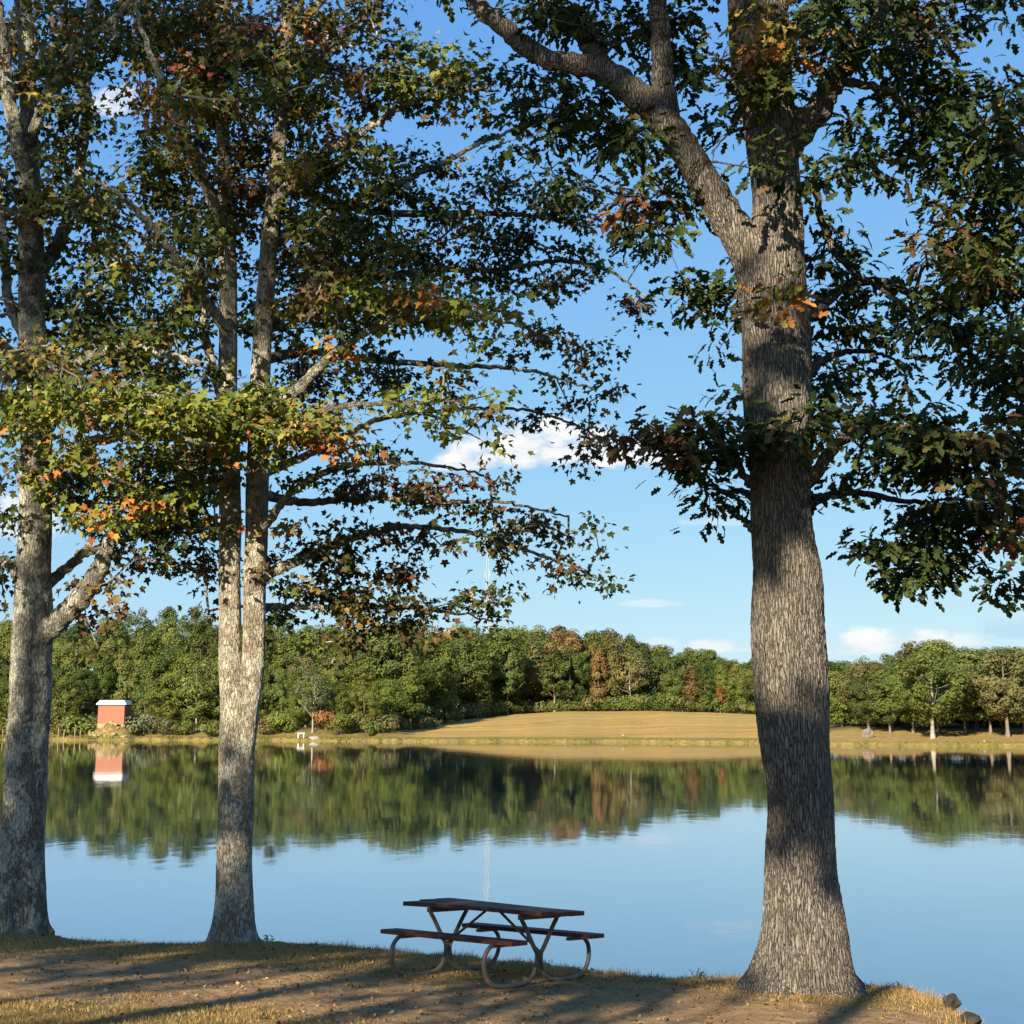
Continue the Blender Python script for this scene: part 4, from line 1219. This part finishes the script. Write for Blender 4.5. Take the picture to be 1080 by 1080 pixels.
A_ell = [
    (60, 40, 60, 50, 1.6, g_), (20, 100, 40, 60, 1.0, g_, .8, 1.6), (95, 60, 40, 40, 1.3, g_), (70, 130, 36, 40, 1.4, g_), (30, 190, 34, 40, 1.1, g_, .8, 1.6), (75, 210, 42, 36, 1.7, g_), (20, 260, 18, 30, 1.2, g_), (60, 280, 44, 34, 1.3, g_, .8, 1.8), (110, 240, 30, 34, 1.4, g_),
    (40, 340, 44, 34, 1.3, g_, .8, 1.8), (95, 330, 44, 34, 1.8, g_), (125, 290, 24, 24, 1.4, g_), (30, 400, 40, 30, 1.8, b_), (130, 360, 40, 28, 1.8, g_), (80, 395, 40, 28, 1.9, g_),
    (70, 425, 50, 20, 1.8, y_, -1.4, 1), (120, 430, 50, 20, 1.8, y_, -1.7, 1), (175, 430, 40, 20, 1.7, y_, -1.9, .8), (25, 440, 34, 20, 1.6, y_, -1.2, 1), (150, 455, 40, 16, 1.5, y_, -1.7, .8), (60, 470, 30, 16, 1.3, y_, -1, .8), (115, 495, 20, 12, 1.5, o_, -1.6, .6), (90, 485, 14, 8, 1.2, o_, -1.5, .4), (12, 480, 22, 20, 1.2, 'g', -.6, .8),
    (105, 545, 40, 14, 1.4, y_, -1, .8), (150, 535, 40, 14, 1.4, y_, -1.2, .8), (195, 525, 30, 12, 1.2, y_, -1.2, .8), (30, 505, 22, 12, 1.2, y_, -1, .4),
    (100, 520, 60, 26, 1.5, g_, .8, 1.6), (160, 500, 50, 26, 1.6, g_, .8, 1.6), (60, 500, 34, 22, 1.2, g_, 1, 1.2), (195, 480, 36, 26, 1.5, g_, .6, 1.6), (150, 565, 44, 18, 1.3, g_, .8, 1), (195, 560, 34, 18, 1.2, g_, 1, 1), (110, 565, 26, 16, 1, g_, .4, .8), (105, 620, 20, 14, 1.4, b_, -.3, .4), (145, 598, 26, 14, 1.3, b_, .4, .6), (125, 640, 12, 12, 1, b_, -.2, .4), (95, 660, 12, 12, .9, b_, -.2, .3), (170, 588, 16, 12, 1, g_, .6, .5),
    (8, 545, 14, 30, 1.3, g_, .4, .8), (4, 600, 12, 26, 1.3, g_, .2, .8), (8, 640, 8, 14, 1, b_, .2, .5), (100, 690, 10, 12, .7, b_, -.2, .3),
    (-60, 60, 60, 80, 1, g_), (-70, 220, 60, 80, 1, g_), (-60, 380, 60, 70, 1, g_), (-50, 520, 50, 60, .9, g_), (40, -60, 110, 50, 1.1, g_), (30, -160, 90, 60, .9, g_), (25, -260, 60, 50, .8, g_),
    (150, 20, 36, 40, 1.4, g_, .3, 2.2), (140, 80, 26, 30, 1.2, g_, .3, 2.2), (150, 190, 24, 40, 1.2, g_, .3, 2.2),
]
build_tree('maple_tree', 'single-trunk maple with pale lichened bark at the left edge of the bank', TREE_A, YA, [A_trunk], A_limbs, A_ell,
           MAPLE_L, .092, 38, MAPLE_BARK, LEAF, 202, (.15, .20), 23, trunk_n=110, step=.028, twig_from=5.2, clump=.15, droop=.85)

# --- the twin-stemmed maple
YB = float(TREE_B[1]) + .15
B_left = [(245, 1015, 24, 0), (245, 992, 23, 0), (246, 965, 20.5, 0), (247, 920, 19, 0), (249, 860, 18.5, 0), (250, 800, 18, 0), (250, 745, 17.5, 0), (243.5, 705, 12.3, 0), (242.5, 650, 11.6, 0), (242.5, 600, 11.4, .02), (243, 550, 11.2, .05), (242, 500, 10.8, .08), (241, 450, 10.5, .1), (240, 400, 10, .15),
          (241, 340, 9.5, .2), (240, 280, 9, .2), (238, 220, 8, .2), (236, 150, 7, .2), (230, 70, 6, .2), (222, -20, 5, .2), (215, -120, 2.5, .2)]
B_right = [(254, 830, 9, 0), (257, 780, 12.5, 0), (260, 740, 14, 0), (266.5, 705, 12.2, 0), (268, 650, 11.8, 0), (269, 600, 11.7, 0), (271, 550, 11.4, -.02), (272, 500, 11.5, -.05), (273, 450, 11, -.08), (274, 400, 10.5, -.1), (278, 340, 9.5, -.1), (283, 270, 8.5, -.1), (289, 200, 8, -.1), (296, 130, 7.5, -.1), (301, 60, 7, -.1), (305, -10, 6.5, -.1), (310, -100, 4.5, -.1), (314, -200, 2, -.1)]
B_limbs = [
    [(274, 440, 8, -.2), (296, 425, 6.2, -.4), (320, 405, 5.6, -.6), (338, 385, 4.8, -.8), (362, 365, 4, -1), (400, 345, 3.2, -1.2), (450, 335, 2.6, -1.4), (510, 335, 1.8, -1.5), (560, 345, 1, -1.6)],
    [(268, 615, 7, .1), (290, 602, 5.6, .2), (318, 590, 5, .3), (345, 578, 4.6, .4), (385, 563, 3.8, .5), (430, 556, 3, .6), (490, 560, 2.3, .7), (540, 575, 1.8, .8), (580, 590, 1.4, .8), (630, 608, .8, .9)],
    [(270, 560, 7, -.2), (284, 548, 4.8, -.4), (297, 530, 4.2, -.5), (318, 512, 3.8, -.6), (350, 495, 3.2, -.7), (400, 488, 2.4, -.8), (450, 490, 1.6, -.8), (510, 500, 1, -.8)],
    [(272, 500, 7, .2), (300, 490, 4.6, .4), (345, 470, 3.6, .7), (372, 455, 3, .9), (410, 440, 2.4, 1), (480, 432, 1.8, 1.1), (550, 432, 1.4, 1.2), (610, 450, 1, 1.3), (640, 470, .6, 1.3)],
    [(278, 350, 7, .3), (320, 320, 5, .8), (380, 300, 4, 1.2), (450, 285, 3.2, 1.5), (520, 285, 2.6, 1.7), (590, 275, 2, 1.9), (640, 285, 1.4, 2), (685, 315, .8, 2)],
    [(284, 260, 6.5, .2), (330, 230, 5, .6), (390, 205, 3.8, .9), (450, 180, 2.9, 1.1), (510, 150, 2, 1.2), (560, 130, 1.4, 1.3), (600, 118, .8, 1.4)],
    [(288, 215, 6.5, -.2), (330, 170, 5, -.6), (380, 140, 4, -.9), (430, 110, 3, -1.1), (490, 95, 2, -1.3), (525, 95, 1, -1.4)],
    [(290, 190, 6, .4), (350, 215, 4.5, 1), (420, 225, 3.6, 1.4), (490, 225, 2.8, 1.7), (560, 228, 2, 1.9), (620, 240, 1.2, 2)],
    [(297, 120, 6, 0), (335, 70, 4.6, -.3), (370, 30, 3.6, -.5), (400, 0, 2.8, -.7), (430, -40, 1.5, -.8)],
    [(240, 440, 6, .3), (228, 400, 5, .5), (216, 350, 4.6, .6), (214, 300, 4, .7), (205, 240, 3, .8), (190, 170, 1.5, 1)],
    [(240, 350, 6, -.3), (205, 300, 5, -.9), (170, 250, 4, -1.4), (130, 210, 3, -1.8), (100, 190, 1.5, -2)],
    [(238, 240, 6, -.2), (210, 180, 5, -.7), (185, 120, 4, -1.1), (160, 60, 3, -1.4), (140, 0, 1.5, -1.6)],
    [(241, 460, 7, -.3), (220, 440, 5, -1), (195, 425, 4, -1.6), (150, 415, 2.4, -2.1)],
    [(266, 640, 5, .2), (300, 640, 3.4, .5), (350, 640, 2.6, .8), (410, 640, 2, 1), (470, 645, 1.2, 1.2), (520, 655, .7, 1.3)],
    [(276, 380, 6, .4), (330, 370, 4.4, 1), (400, 380, 3.4, 1.5), (470, 385, 2.6, 1.9), (550, 390, 1.8, 2.2), (630, 410, .8, 2.4)],
    [(273, 470, 6, -.3), (310, 450, 4.4, -.9), (350, 430, 3.2, -1.4), (400, 425, 2.2, -1.8), (460, 425, 1.2, -2)],
    [(303, 40, 5, .3), (340, 0, 4, .8), (390, -40, 3, 1.2), (440, -70, 1.5, 1.5)],
    [(272, 520, 6, .3), (320, 530, 4, .8), (390, 525, 3, 1.1), (460, 530, 2.2, 1.3), (530, 530, 1.5, 1.4), (600, 545, .8, 1.5)],
]
B_ell = [
    (190, 40, 50, 50, 1.5, g_), (250, 30, 50, 40, 1.7, b_), (310, 40, 40, 40, 1.6, g_), (360, 20, 34, 30, 1.3, b_, -.3, 1.5), (395, 10, 28, 14, .8, b_, -.4, 1), (200, 100, 44, 40, 1.6, o_, -.4, 1.8), (190, 110, 40, 30, 1.2, g_, .8, 1.6), (255, 90, 50, 40, 1.8, g_), (320, 90, 44, 36, 1.8, g_), (375, 75, 34, 30, 1.2, b_, -.4, 1.4), (320, 32, 14, 12, 1.4, o_, -1.4, .4),
    (420, 60, 36, 24, 1.2, g_, -.9, .9), (455, 75, 40, 24, 1.6, y_, -1.1, .7), (490, 92, 32, 18, 1.4, g_, -1.2, .6), (430, 105, 44, 18, 1.3, g_, -.9, .9), (480, 112, 30, 9, 1, g_, -1, .6), (400, 90, 30, 22, 1.2, b_, -.5, 1),
    (180, 170, 40, 40, 1.4, g_), (240, 160, 50, 40, 1.4, b_, .6, 2), (300, 160, 44, 40, 1.2, g_, .8, 1.6), (355, 140, 38, 36, 1.6, g_), (200, 230, 44, 40, 1.7, g_), (265, 230, 50, 44, 1.3, b_, 1.0, 1.8), (330, 215, 44, 40, 1.8, g_), (385, 190, 36, 32, 1.4, g_), (305, 170, 16, 10, 1.4, o_, -1.3, .5),
    (200, 300, 40, 32, 1.5, g_), (180, 350, 40, 30, 1.7, g_, .5, 2.2), (250, 310, 50, 40, 1.2, g_, 1.4, 1.6), (320, 290, 50, 40, 1.9, b_), (385, 260, 44, 34, 1.6, g_), (190, 400, 44, 30, 1.8, g_, .8, 2), (310, 350, 40, 28, 1.2, g_, .8, 1.6), (170, 260, 26, 26, 1.1, g_),
    (440, 170, 30, 18, .9, g_, .6, 1), (478, 178, 24, 14, .8, g_, 1, .8), (500, 175, 26, 12, 1, g_, 1.1, .6), (540, 190, 34, 14, 1.4, 'k', 1.5, .7), (580, 215, 36, 14, 1.4, 'k', 1.7, .6), (610, 235, 26, 14, 1.4, 'b', 1.9, .6), (545, 225, 40, 12, 1.2, 'k', 1.6, .7), (500, 205, 34, 14, 1, g_, 1.4, .7), (430, 215, 40, 20, 1.3, 'k', 1.2, .9), (470, 240, 50, 22, 1.6, 'b', 1.3, .9), (530, 258, 46, 16, 1.4, 'k', 1.6, .8), (590, 265, 40, 12, 1.1, 'k', 1.9, .6), (640, 278, 34, 10, 1.2, 'k', 1.9, .5), (668, 272, 18, 8, 1, 'k', 2, .4),
    (420, 280, 46, 24, 1.6, 'k', 1.2, .9), (480, 290, 50, 18, 1.5, 'b', 1.5, .8), (550, 292, 46, 14, 1.4, 'k', 1.7, .7), (615, 300, 36, 14, 1.3, 'b', 1.9, .6), (650, 322, 30, 12, 1.3, 'b', 1.9, .5), (675, 335, 20, 8, 1.1, 'k', 2, .4), (560, 250, 20, 8, .7, 'k', 1.8, .4),
    # sunlit spray
    (400, 310, 40, 20, 1.8, y_, -1, .7), (445, 322, 44, 18, 1.8, y_, -1.2, .6), (500, 325, 40, 14, 1.6, y_, -1.4, .6), (540, 330, 30, 10, 1.2, y_, -1.5, .5), (350, 325, 36, 20, 1.6, y_, -.8, .8), (380, 340, 40, 16, 1.3, g_, -.9, .8), (430, 345, 40, 12, 1.2, y_, -1.1, .6), (510, 355, 24, 12, 1.1, y_, -1.4, .5), (560, 350, 30, 10, 1, 'b', -1.2, .5), (600, 362, 30, 10, 1.2, 'b', -.6, .6), (630, 372, 20, 9, 1.1, 'b', -.4, .5), (610, 385, 26, 7, .9, 'r', -.4, .4), (345, 375, 30, 20, 1.2, o_, -.8, .7), (375, 372, 12, 6, 1.2, 'f', -1, .3),
    # mixed sparse middle
    (420, 385, 44, 22, 1.2, 'k', 1.4, .8), (470, 395, 30, 18, .9, g_, -1, .8), (455, 412, 26, 14, 1, 'k', 1.4, .6), (490, 420, 24, 10, 1.1, o_, -1.4, .4), (505, 432, 14, 9, 1, 'r', -1.4, .4), (430, 425, 26, 14, 1.2, y_, -1.5, .5), (465, 445, 26, 12, 1.1, y_, -1.5, .5), (405, 440, 22, 12, .9, y_, -1.3, .5), (560, 405, 34, 9, .8, g_, 1.5, .6), (600, 425, 36, 12, .9, 'b', 1.6, .6), (640, 405, 22, 6, .8, 'b', 2, .4), (570, 440, 40, 8, .8, 'k', 1.3, .5), (620, 460, 24, 12, .9, 'b', 1.3, .5), (640, 480, 16, 10, .7, 'k', 1.3, .4), (600, 490, 20, 7, .5, 'b', 1.3, .4), (535, 415, 18, 8, .6, y_, -1.2, .4), (515, 465, 14, 7, .7, y_, -1.3, .3), (400, 400, 34, 16, .9, 'b', .6, .9), (372, 470, 10, 12, .8, 'y', -.6, .4), (545, 378, 20, 7, .7, 'b', 1.8, .4),
    # layer above the stems
    (212, 440, 36, 18, 1.6, y_, -1.8, .8), (260, 440, 40, 22, 2, y_, -1.2, .8), (300, 448, 34, 22, 1.9, o_, -1.2, .7), (330, 458, 30, 16, 1.7, o_, -1.3, .6), (355, 468, 22, 10, 1.4, 'f', -1.4, .4), (285, 465, 30, 14, 1.5, y_, -1, .6), (235, 465, 28, 12, 1.4, y_, -1.2, .6), (290, 425, 40, 16, 1.4, g_, -.8, .8), (345, 430, 34, 12, 1, o_, -1.3, .5), (310, 405, 44, 22, 1.4, 'b', .8, 1.2), (360, 405, 24, 14, 1, 'g', .8, .8),
    (205, 500, 36, 28, 1.8, g_, .8, 1.6), (200, 545, 34, 24, 1.7, g_, .6, 1.4), (190, 585, 30, 18, 1.4, g_, .5, 1), (225, 600, 16, 30, 1.2, 'b', .7, .8), (222, 640, 14, 14, 1, 'b', .5, .5), (215, 460, 34, 20, 1.5, g_, 1, 1.4),
    # lower right maroon branches
    (310, 510, 24, 14, .9, g_, -.6, .8), (300, 545, 26, 16, 1, o_, -.6, .7), (320, 560, 24, 16, 1, 'b', .3, .7), (375, 498, 28, 22, 1.2, 'k', .8, .7), (385, 520, 34, 14, 1.2, 'b', .7, .7), (425, 505, 36, 12, 1.2, 'b', .2, .8), (410, 478, 16, 20, .9, 'k', .9, .5), (440, 525, 44, 14, 1.3, 'b', .6, .8), (490, 515, 34, 10, 1, 'b', .4, .7), (540, 505, 34, 8, .8, 'b', .4, .6), (500, 540, 44, 12, 1.1, 'b', 1, .7), (560, 545, 36, 9, .8, 'b', 1.2, .5), (575, 560, 34, 10, 1, 'r', 1.1, .5), (615, 562, 24, 12, 1.1, 'r', 1.2, .4), (630, 575, 14, 10, .9, 'b', 1.2, .3), (640, 610, 14, 8, 1.1, 'k', .9, .3), (605, 605, 30, 10, 1.1, 'k', .9, .4), (560, 595, 36, 12, 1.1, 'b', .9, .5), (510, 580, 44, 14, 1.2, 'b', .8, .6), (450, 572, 44, 16, 1.3, 'b', .7, .7), (395, 560, 36, 16, 1.1, 'b', .5, .7), (345, 595, 36, 18, 1.4, 'b', .4, .7), (300, 590, 26, 18, 1.2, 'b', .2, .7), (385, 600, 36, 14, 1.2, 'k', .7, .6), (430, 610, 36, 12, 1.2, 'b', .9, .5), (330, 630, 32, 16, 1.5, 'b', .7, .6), (380, 640, 36, 18, 1.6, 'b', .8, .6), (430, 642, 34, 14, 1.5, 'b', .9, .5), (475, 630, 26, 12, 1.2, 'b', 1, .5), (505, 635, 22, 12, 1.1, 'k', 1.1, .4), (375, 672, 26, 16, 1.4, 'b', .9, .4), (425, 672, 24, 14, 1.1, 'b', 1, .4), (470, 660, 22, 10, .9, 'b', 1.1, .4), (520, 660, 18, 6, .7, 'k', 1.2, .3), (300, 650, 20, 16, 1, 'g', .6, .5), (360, 700, 10, 8, .5, 'b', .9, .3), (325, 675, 16, 12, .9, 'o', .7, .4), (290, 620, 16, 16, 1, g_, .4, .5), (540, 622, 24, 7, .6, 'k', 1.1, .3),
    (260, -50, 110, 50, 1, g_), (250, -140, 90, 60, .9, g_), (270, -230, 70, 50, .7, g_), (380, -50, 50, 30, .7, b_),
]
build_tree('maple_tree', 'twin-stemmed maple with pale tan bark rising left of the picnic table', TREE_B, YB, [B_left, B_right], B_limbs, B_ell,
           MAPLE_L, .092, 38, PALE_BARK, LEAF, 303, (.12, .18), 23, trunk_n=100, step=.028, twig_from=4.9, clump=.15, droop=.85, limb_bark=MAPLE_BARK)

# ------------------------------------------------------------------ things along the near bank's edge
for px, py, dy, sz, sd, lab in ((1004, 1059, .2, (.085, .075, .065), 61, 'knobbly dark stone on the bank edge right of the oak, the higher one'),
                                (1024, 1076, .1, (.11, .08, .05), 62, 'smooth dark stone at the bottom right corner of the bank')):
    h = ground_hit(px, py); rock('stone', (h[0], h[1], gz(h[0], h[1]) + .045), sz, sd, DSTONE, lab, 'rock')


def weed(px, py, h, seed, label, colr, n=7):
    r = np.random.default_rng(seed)
    p = ground_hit(px, py); p[2] = gz(p[0], p[1])
    root = empty('weed_plant', p, label, 'plant', 'small weeds along the edge of the bank')
    mb = MB(); P, Tp, Nn = [], [], []
    for k in range(n):
        d = np.array([r.normal(0, .35), r.normal(0, .35), 1.0]); d /= np.linalg.norm(d)
        H_ = h * r.uniform(.5, 1)
        o = np.array([r.normal(0, .03), r.normal(0, .03), -.02])
        mb.tube([o, o + d * H_ * .5 + r.normal(0, .006, 3), o + d * H_], .0018, 4)
        for q in np.linspace(.35, 1, 6):
            P.append(o + d * H_ * q); Tp.append(np.array([r.normal(), r.normal(), .5])); Nn.append(np.array([r.normal(0, .5), r.normal(0, .5), 1.]))
    mb.build('stem', GREENSTEM, root)
    m = len(P)
    V, T, C = leaves(np.array(P), np.array(Tp), np.array(Nn), r.uniform(.025, .05, m), OAK_L * np.array([.8, 1]), np.array(colr)[None] * r.uniform(.7, 1.3, (m, 1)), r)
    link('leaves', mesh_np('leaves', V, tris=T, mat=LEAF, col=C), root)


GREENSTEM = simple_mat('weed_stem', (.06, .07, .02), (.12, .10, .04), 10, .8, .1)
for i, (px, py, h, lab) in enumerate(((76, 985, .13, 'dark weed on the little mound right of the left maple'), (718, 1027, .17, 'tallest thin weed on the bank edge left of the oak'), (738, 1029, .10, 'low weed beside the tallest thin weed left of the oak'),
                                      (962, 1045, .09, 'broad-leaved small weed on the bank edge right of the oak'), (1004, 1058, .12, 'thin weed just left of the knobbly dark stone'), (204, 991, .08, 'little weed at the left foot of the twin-stemmed maple'),
                                      (335, 992, .09, 'small weed on the bank edge right of the twin-stemmed maple'), (283, 990, .10, 'weed tuft at the right foot of the twin-stemmed maple'), (163, 992, .07, 'tiny weed midway between the two left maples'), (945, 1041, .08, 'sparse weed on the bank nearest the right side of the oak'))):
    weed(px, py, h, 400 + i, lab, (.035, .055, .02))

# ------------------------------------------------------------------ the trees behind the viewer (their shade falls across the bank)
SHADE_LEAF = far_leaf_mat()


def shade_proto(seed, H, rx, z0, nl, nc, size, lobe, hollow=.5):
    V, Q, C = crown_cards(seed, H, rx, z0, nl, nc, size, 'round', lobe, hollow)
    return dict(H=H, rx=rx, crown=mesh_np('crown', V, quads=Q, mat=SHADE_LEAF, col=C), trunk=stem_mesh('trunk', seed + 100, H, .32, 9, z0, rx, FAR_BARK))


SHADE = [shade_proto(71, 25, 5.2, 17.0, 19, 46, .26, (.9, 1.6), .3), shade_proto(72, 11.4, 3.4, 4.6, 9, 70, .2, (.6, 1.05), .3), shade_proto(73, 15.6, 2.6, 9.4, 22, 62, .22, (.7, 1.1), .3), shade_proto(74, 12.1, 3.2, 9.2, 15, 68, .2, (.7, 1.1), .3)]
SHADE_AT = [(0, -18.0, -7.5, 1.0), (0, -12.6, -9.5, 1.0), (0, -24.5, -9.5, 1.0), (3, -16.9, -7.8, 1.04), (3, -13.9, -8.4, 1.02), (3, -10.7, -8.2, .98), (1, -13.4, -8.8, .84), (1, -10.9, -8.9, .86), (1, -15.8, -9.6, .84), (1, -8.0, -7.4, .90), (3, -19.8, -8.6, 1.04), (2, -6.9, -8.2, 1.0), (2, -2.6, -7.4, 1.1), (1, -4.0, -8.6, .9)]
for i, (k, x, y, s) in enumerate(SHADE_AT):
    lab = ['tall high-crowned tree behind the viewer shading the upper maples', 'low bushy tree behind the viewer shading the bank', 'mid-height tree behind the viewer shading the oak', 'dense-topped low tree behind the viewer shading the maple trunks'][k]
    t = empty('shade_tree', (x, y, plane_z(x, y)), lab, 'tree', lab + 's', (0, 0, i * 1.3))
    t.scale = (s, s, s)
    link('trunk', SHADE[k]['trunk'], t)
    c = link('crown', SHADE[k]['crown'], t); c.color = (.05, .075, .02, 1)

# ------------------------------------------------------------------ sky, sun, camera
w = bpy.data.worlds.new('World'); scene.world = w; w.use_nodes = True
nt = w.node_tree; nt.nodes.clear()
sky = nd(nt, 'ShaderNodeTexSky', sky_type='NISHITA'); sky.sun_disc = False
sky.sun_elevation = SUN_EL
sky.sun_rotation = math.atan2(TO_SUN[0], TO_SUN[1])
sky.air_density = 1.0; sky.dust_density = .6; sky.ozone_density = 1.6; sky.altitude = 200
SKY_K = .10
tc = nd(nt, 'ShaderNodeTexCoord'); sx = nd(nt, 'ShaderNodeSeparateXYZ'); nt.links.new(tc.outputs['Generated'], sx.inputs[0])
yy = math_n(nt, 'MAXIMUM', sx.outputs[1], .05)
U = math_n(nt, 'DIVIDE', sx.outputs[0], yy); Vv = math_n(nt, 'DIVIDE', sx.outputs[2], yy)
n1 = nd(nt, 'ShaderNodeTexNoise'); n1.inputs['Scale'].default_value = 32; n1.inputs['Detail'].default_value = 7; n1.inputs['Roughness'].default_value = .58
cv = nd(nt, 'ShaderNodeCombineXYZ'); nt.links.new(U, cv.inputs[0]); nt.links.new(math_n(nt, 'MULTIPLY', Vv, 1.6), cv.inputs[1])
nt.links.new(cv.outputs[0], n1.inputs['Vector'])
nz = math_n(nt, 'SUBTRACT', n1.outputs['Fac'], .5)
CLOUDS = [(530, 482, 62, 30, 1.0, 1), (562, 474, 50, 40, 1.0, 1), (600, 478, 54, 32, 1.0, 1), (648, 484, 62, 27, 1.0, 1), (695, 487, 50, 19, .95, 1), (500, 490, 46, 16, .8, 1), (925, 682, 50, 16, .9, 1), (965, 678, 46, 13, .8, 1), (1015, 678, 30, 10, .6, 1), (890, 688, 36, 10, .7, 1), (765, 684, 48, 10, .6, 1), (690, 682, 36, 8, .4, 1),
          (118, 118, 30, 18, .8, 1), (128, 104, 24, 14, .6, 1), (352, 48, 18, 14, .7, 1), (1085, 668, 46, 16, .7, 0), (690, 638, 34, 5, .35, 1), (765, 552, 40, 6, .3, 1), (300, 690, 80, 14, .4, 1), (-60, 560, 120, 40, .8, 1), (1250, 420, 120, 50, .9, 1)]
skyc = nd(nt, 'ShaderNodeVectorMath', operation='SCALE'); skyc.inputs['Scale'].default_value = 1.0
sr_ = nd(nt, 'ShaderNodeSeparateColor'); nt.links.new(sky.outputs[0], sr_.inputs[0])
cr_ = nd(nt, 'ShaderNodeCombineColor')
for j_, (a_, g_) in enumerate(((.338, .736), (.398, .502), (.427, .14))):
    x_ = math_n(nt, 'MULTIPLY', sr_.outputs[j_], .1)
    nt.links.new(math_n(nt, 'MULTIPLY', math_n(nt, 'POWER', x_, g_), a_ * 10), cr_.inputs[j_])
nt.links.new(cr_.outputs[0], skyc.inputs[0])
dens = None; dull = None
for px, py, rx, ry, st, white in CLOUDS:
    d = ray(px, py); u0, v0 = d[0] / d[1], d[2] / d[1]
    ru, rv = 1.22 * rx / 1400, 1.15 * ry / 1400
    du = math_n(nt, 'DIVIDE', math_n(nt, 'SUBTRACT', U, u0), ru)
    dv = math_n(nt, 'DIVIDE', math_n(nt, 'SUBTRACT', Vv, v0), rv)
    low = math_n(nt, 'MULTIPLY', math_n(nt, 'MINIMUM', dv, 0.0), 1.5)
    dv = math_n(nt, 'ADD', dv, low)
    q = math_n(nt, 'ADD', math_n(nt, 'MULTIPLY', du, du), math_n(nt, 'MULTIPLY', dv, dv))
    e = math_n(nt, 'SUBTRACT', 1.0, q)
    e = math_n(nt, 'ADD', math_n(nt, 'MULTIPLY', e, .5), math_n(nt, 'MULTIPLY', nz, 2.2))
    e = math_n(nt, 'MULTIPLY', math_n(nt, 'MULTIPLY', e, 2.4, True), st)
    if white: dens = e if dens is None else math_n(nt, 'MAXIMUM', dens, e)
    else: dull = e
up = math_n(nt, 'GREATER_THAN', sx.outputs[1], .06)
dens = math_n(nt, 'MULTIPLY', dens, up); dull = math_n(nt, 'MULTIPLY', dull, up)
CW = (4.5, 4.42, 4.33)
shade = ramp(nt, [(.35, (CW[0] * .80, CW[1] * .84, CW[2] * .90)), (.6, CW)], n1.outputs['Fac'])
c1 = mixc(nt, math_n(nt, 'MULTIPLY', dull, .55), skyc.outputs[0], (1.9, 2.75, 3.7))
c2 = mixc(nt, math_n(nt, 'MULTIPLY', dens, .95), c1, shade)
bg = nd(nt, 'ShaderNodeBackground'); bg.inputs['Strength'].default_value = SKY_K
nt.links.new(c2, bg.inputs[0])
wo = nd(nt, 'ShaderNodeOutputWorld'); nt.links.new(bg.outputs[0], wo.inputs[0])

sl = bpy.data.lights.new('sun', 'SUN'); sl.energy = 5.0; sl.angle = R(.53); sl.color = (1.0, .87, .66)
so = bpy.data.objects.new('sun', sl); COL.objects.link(so)
so.rotation_euler = Vector(TO_SUN).to_track_quat('Z', 'Y').to_euler()
so.location = (-10, -20, 30)

cam = bpy.data.cameras.new('camera'); cam.sensor_fit = 'HORIZONTAL'; cam.angle = 2 * math.atan(540 / F_)
cam.clip_start = .1; cam.clip_end = 8000
co = bpy.data.objects.new('camera', cam); COL.objects.link(co)
co.location = (0, 0, CAMZ); co.rotation_euler = (math.pi / 2 + PITCH, 0, 0)
scene.camera = co
scene.view_settings.view_transform = 'Standard'; scene.view_settings.look = 'None'
scene.view_settings.exposure = 1.2; scene.view_settings.gamma = 1
scene.render.engine = 'CYCLES'
scene.cycles.use_denoising = True
scene.cycles.max_bounces = 5; scene.cycles.diffuse_bounces = 2; scene.cycles.glossy_bounces = 3; scene.cycles.transmission_bounces = 3
scene.cycles.caustics_reflective = False; scene.cycles.caustics_refractive = False
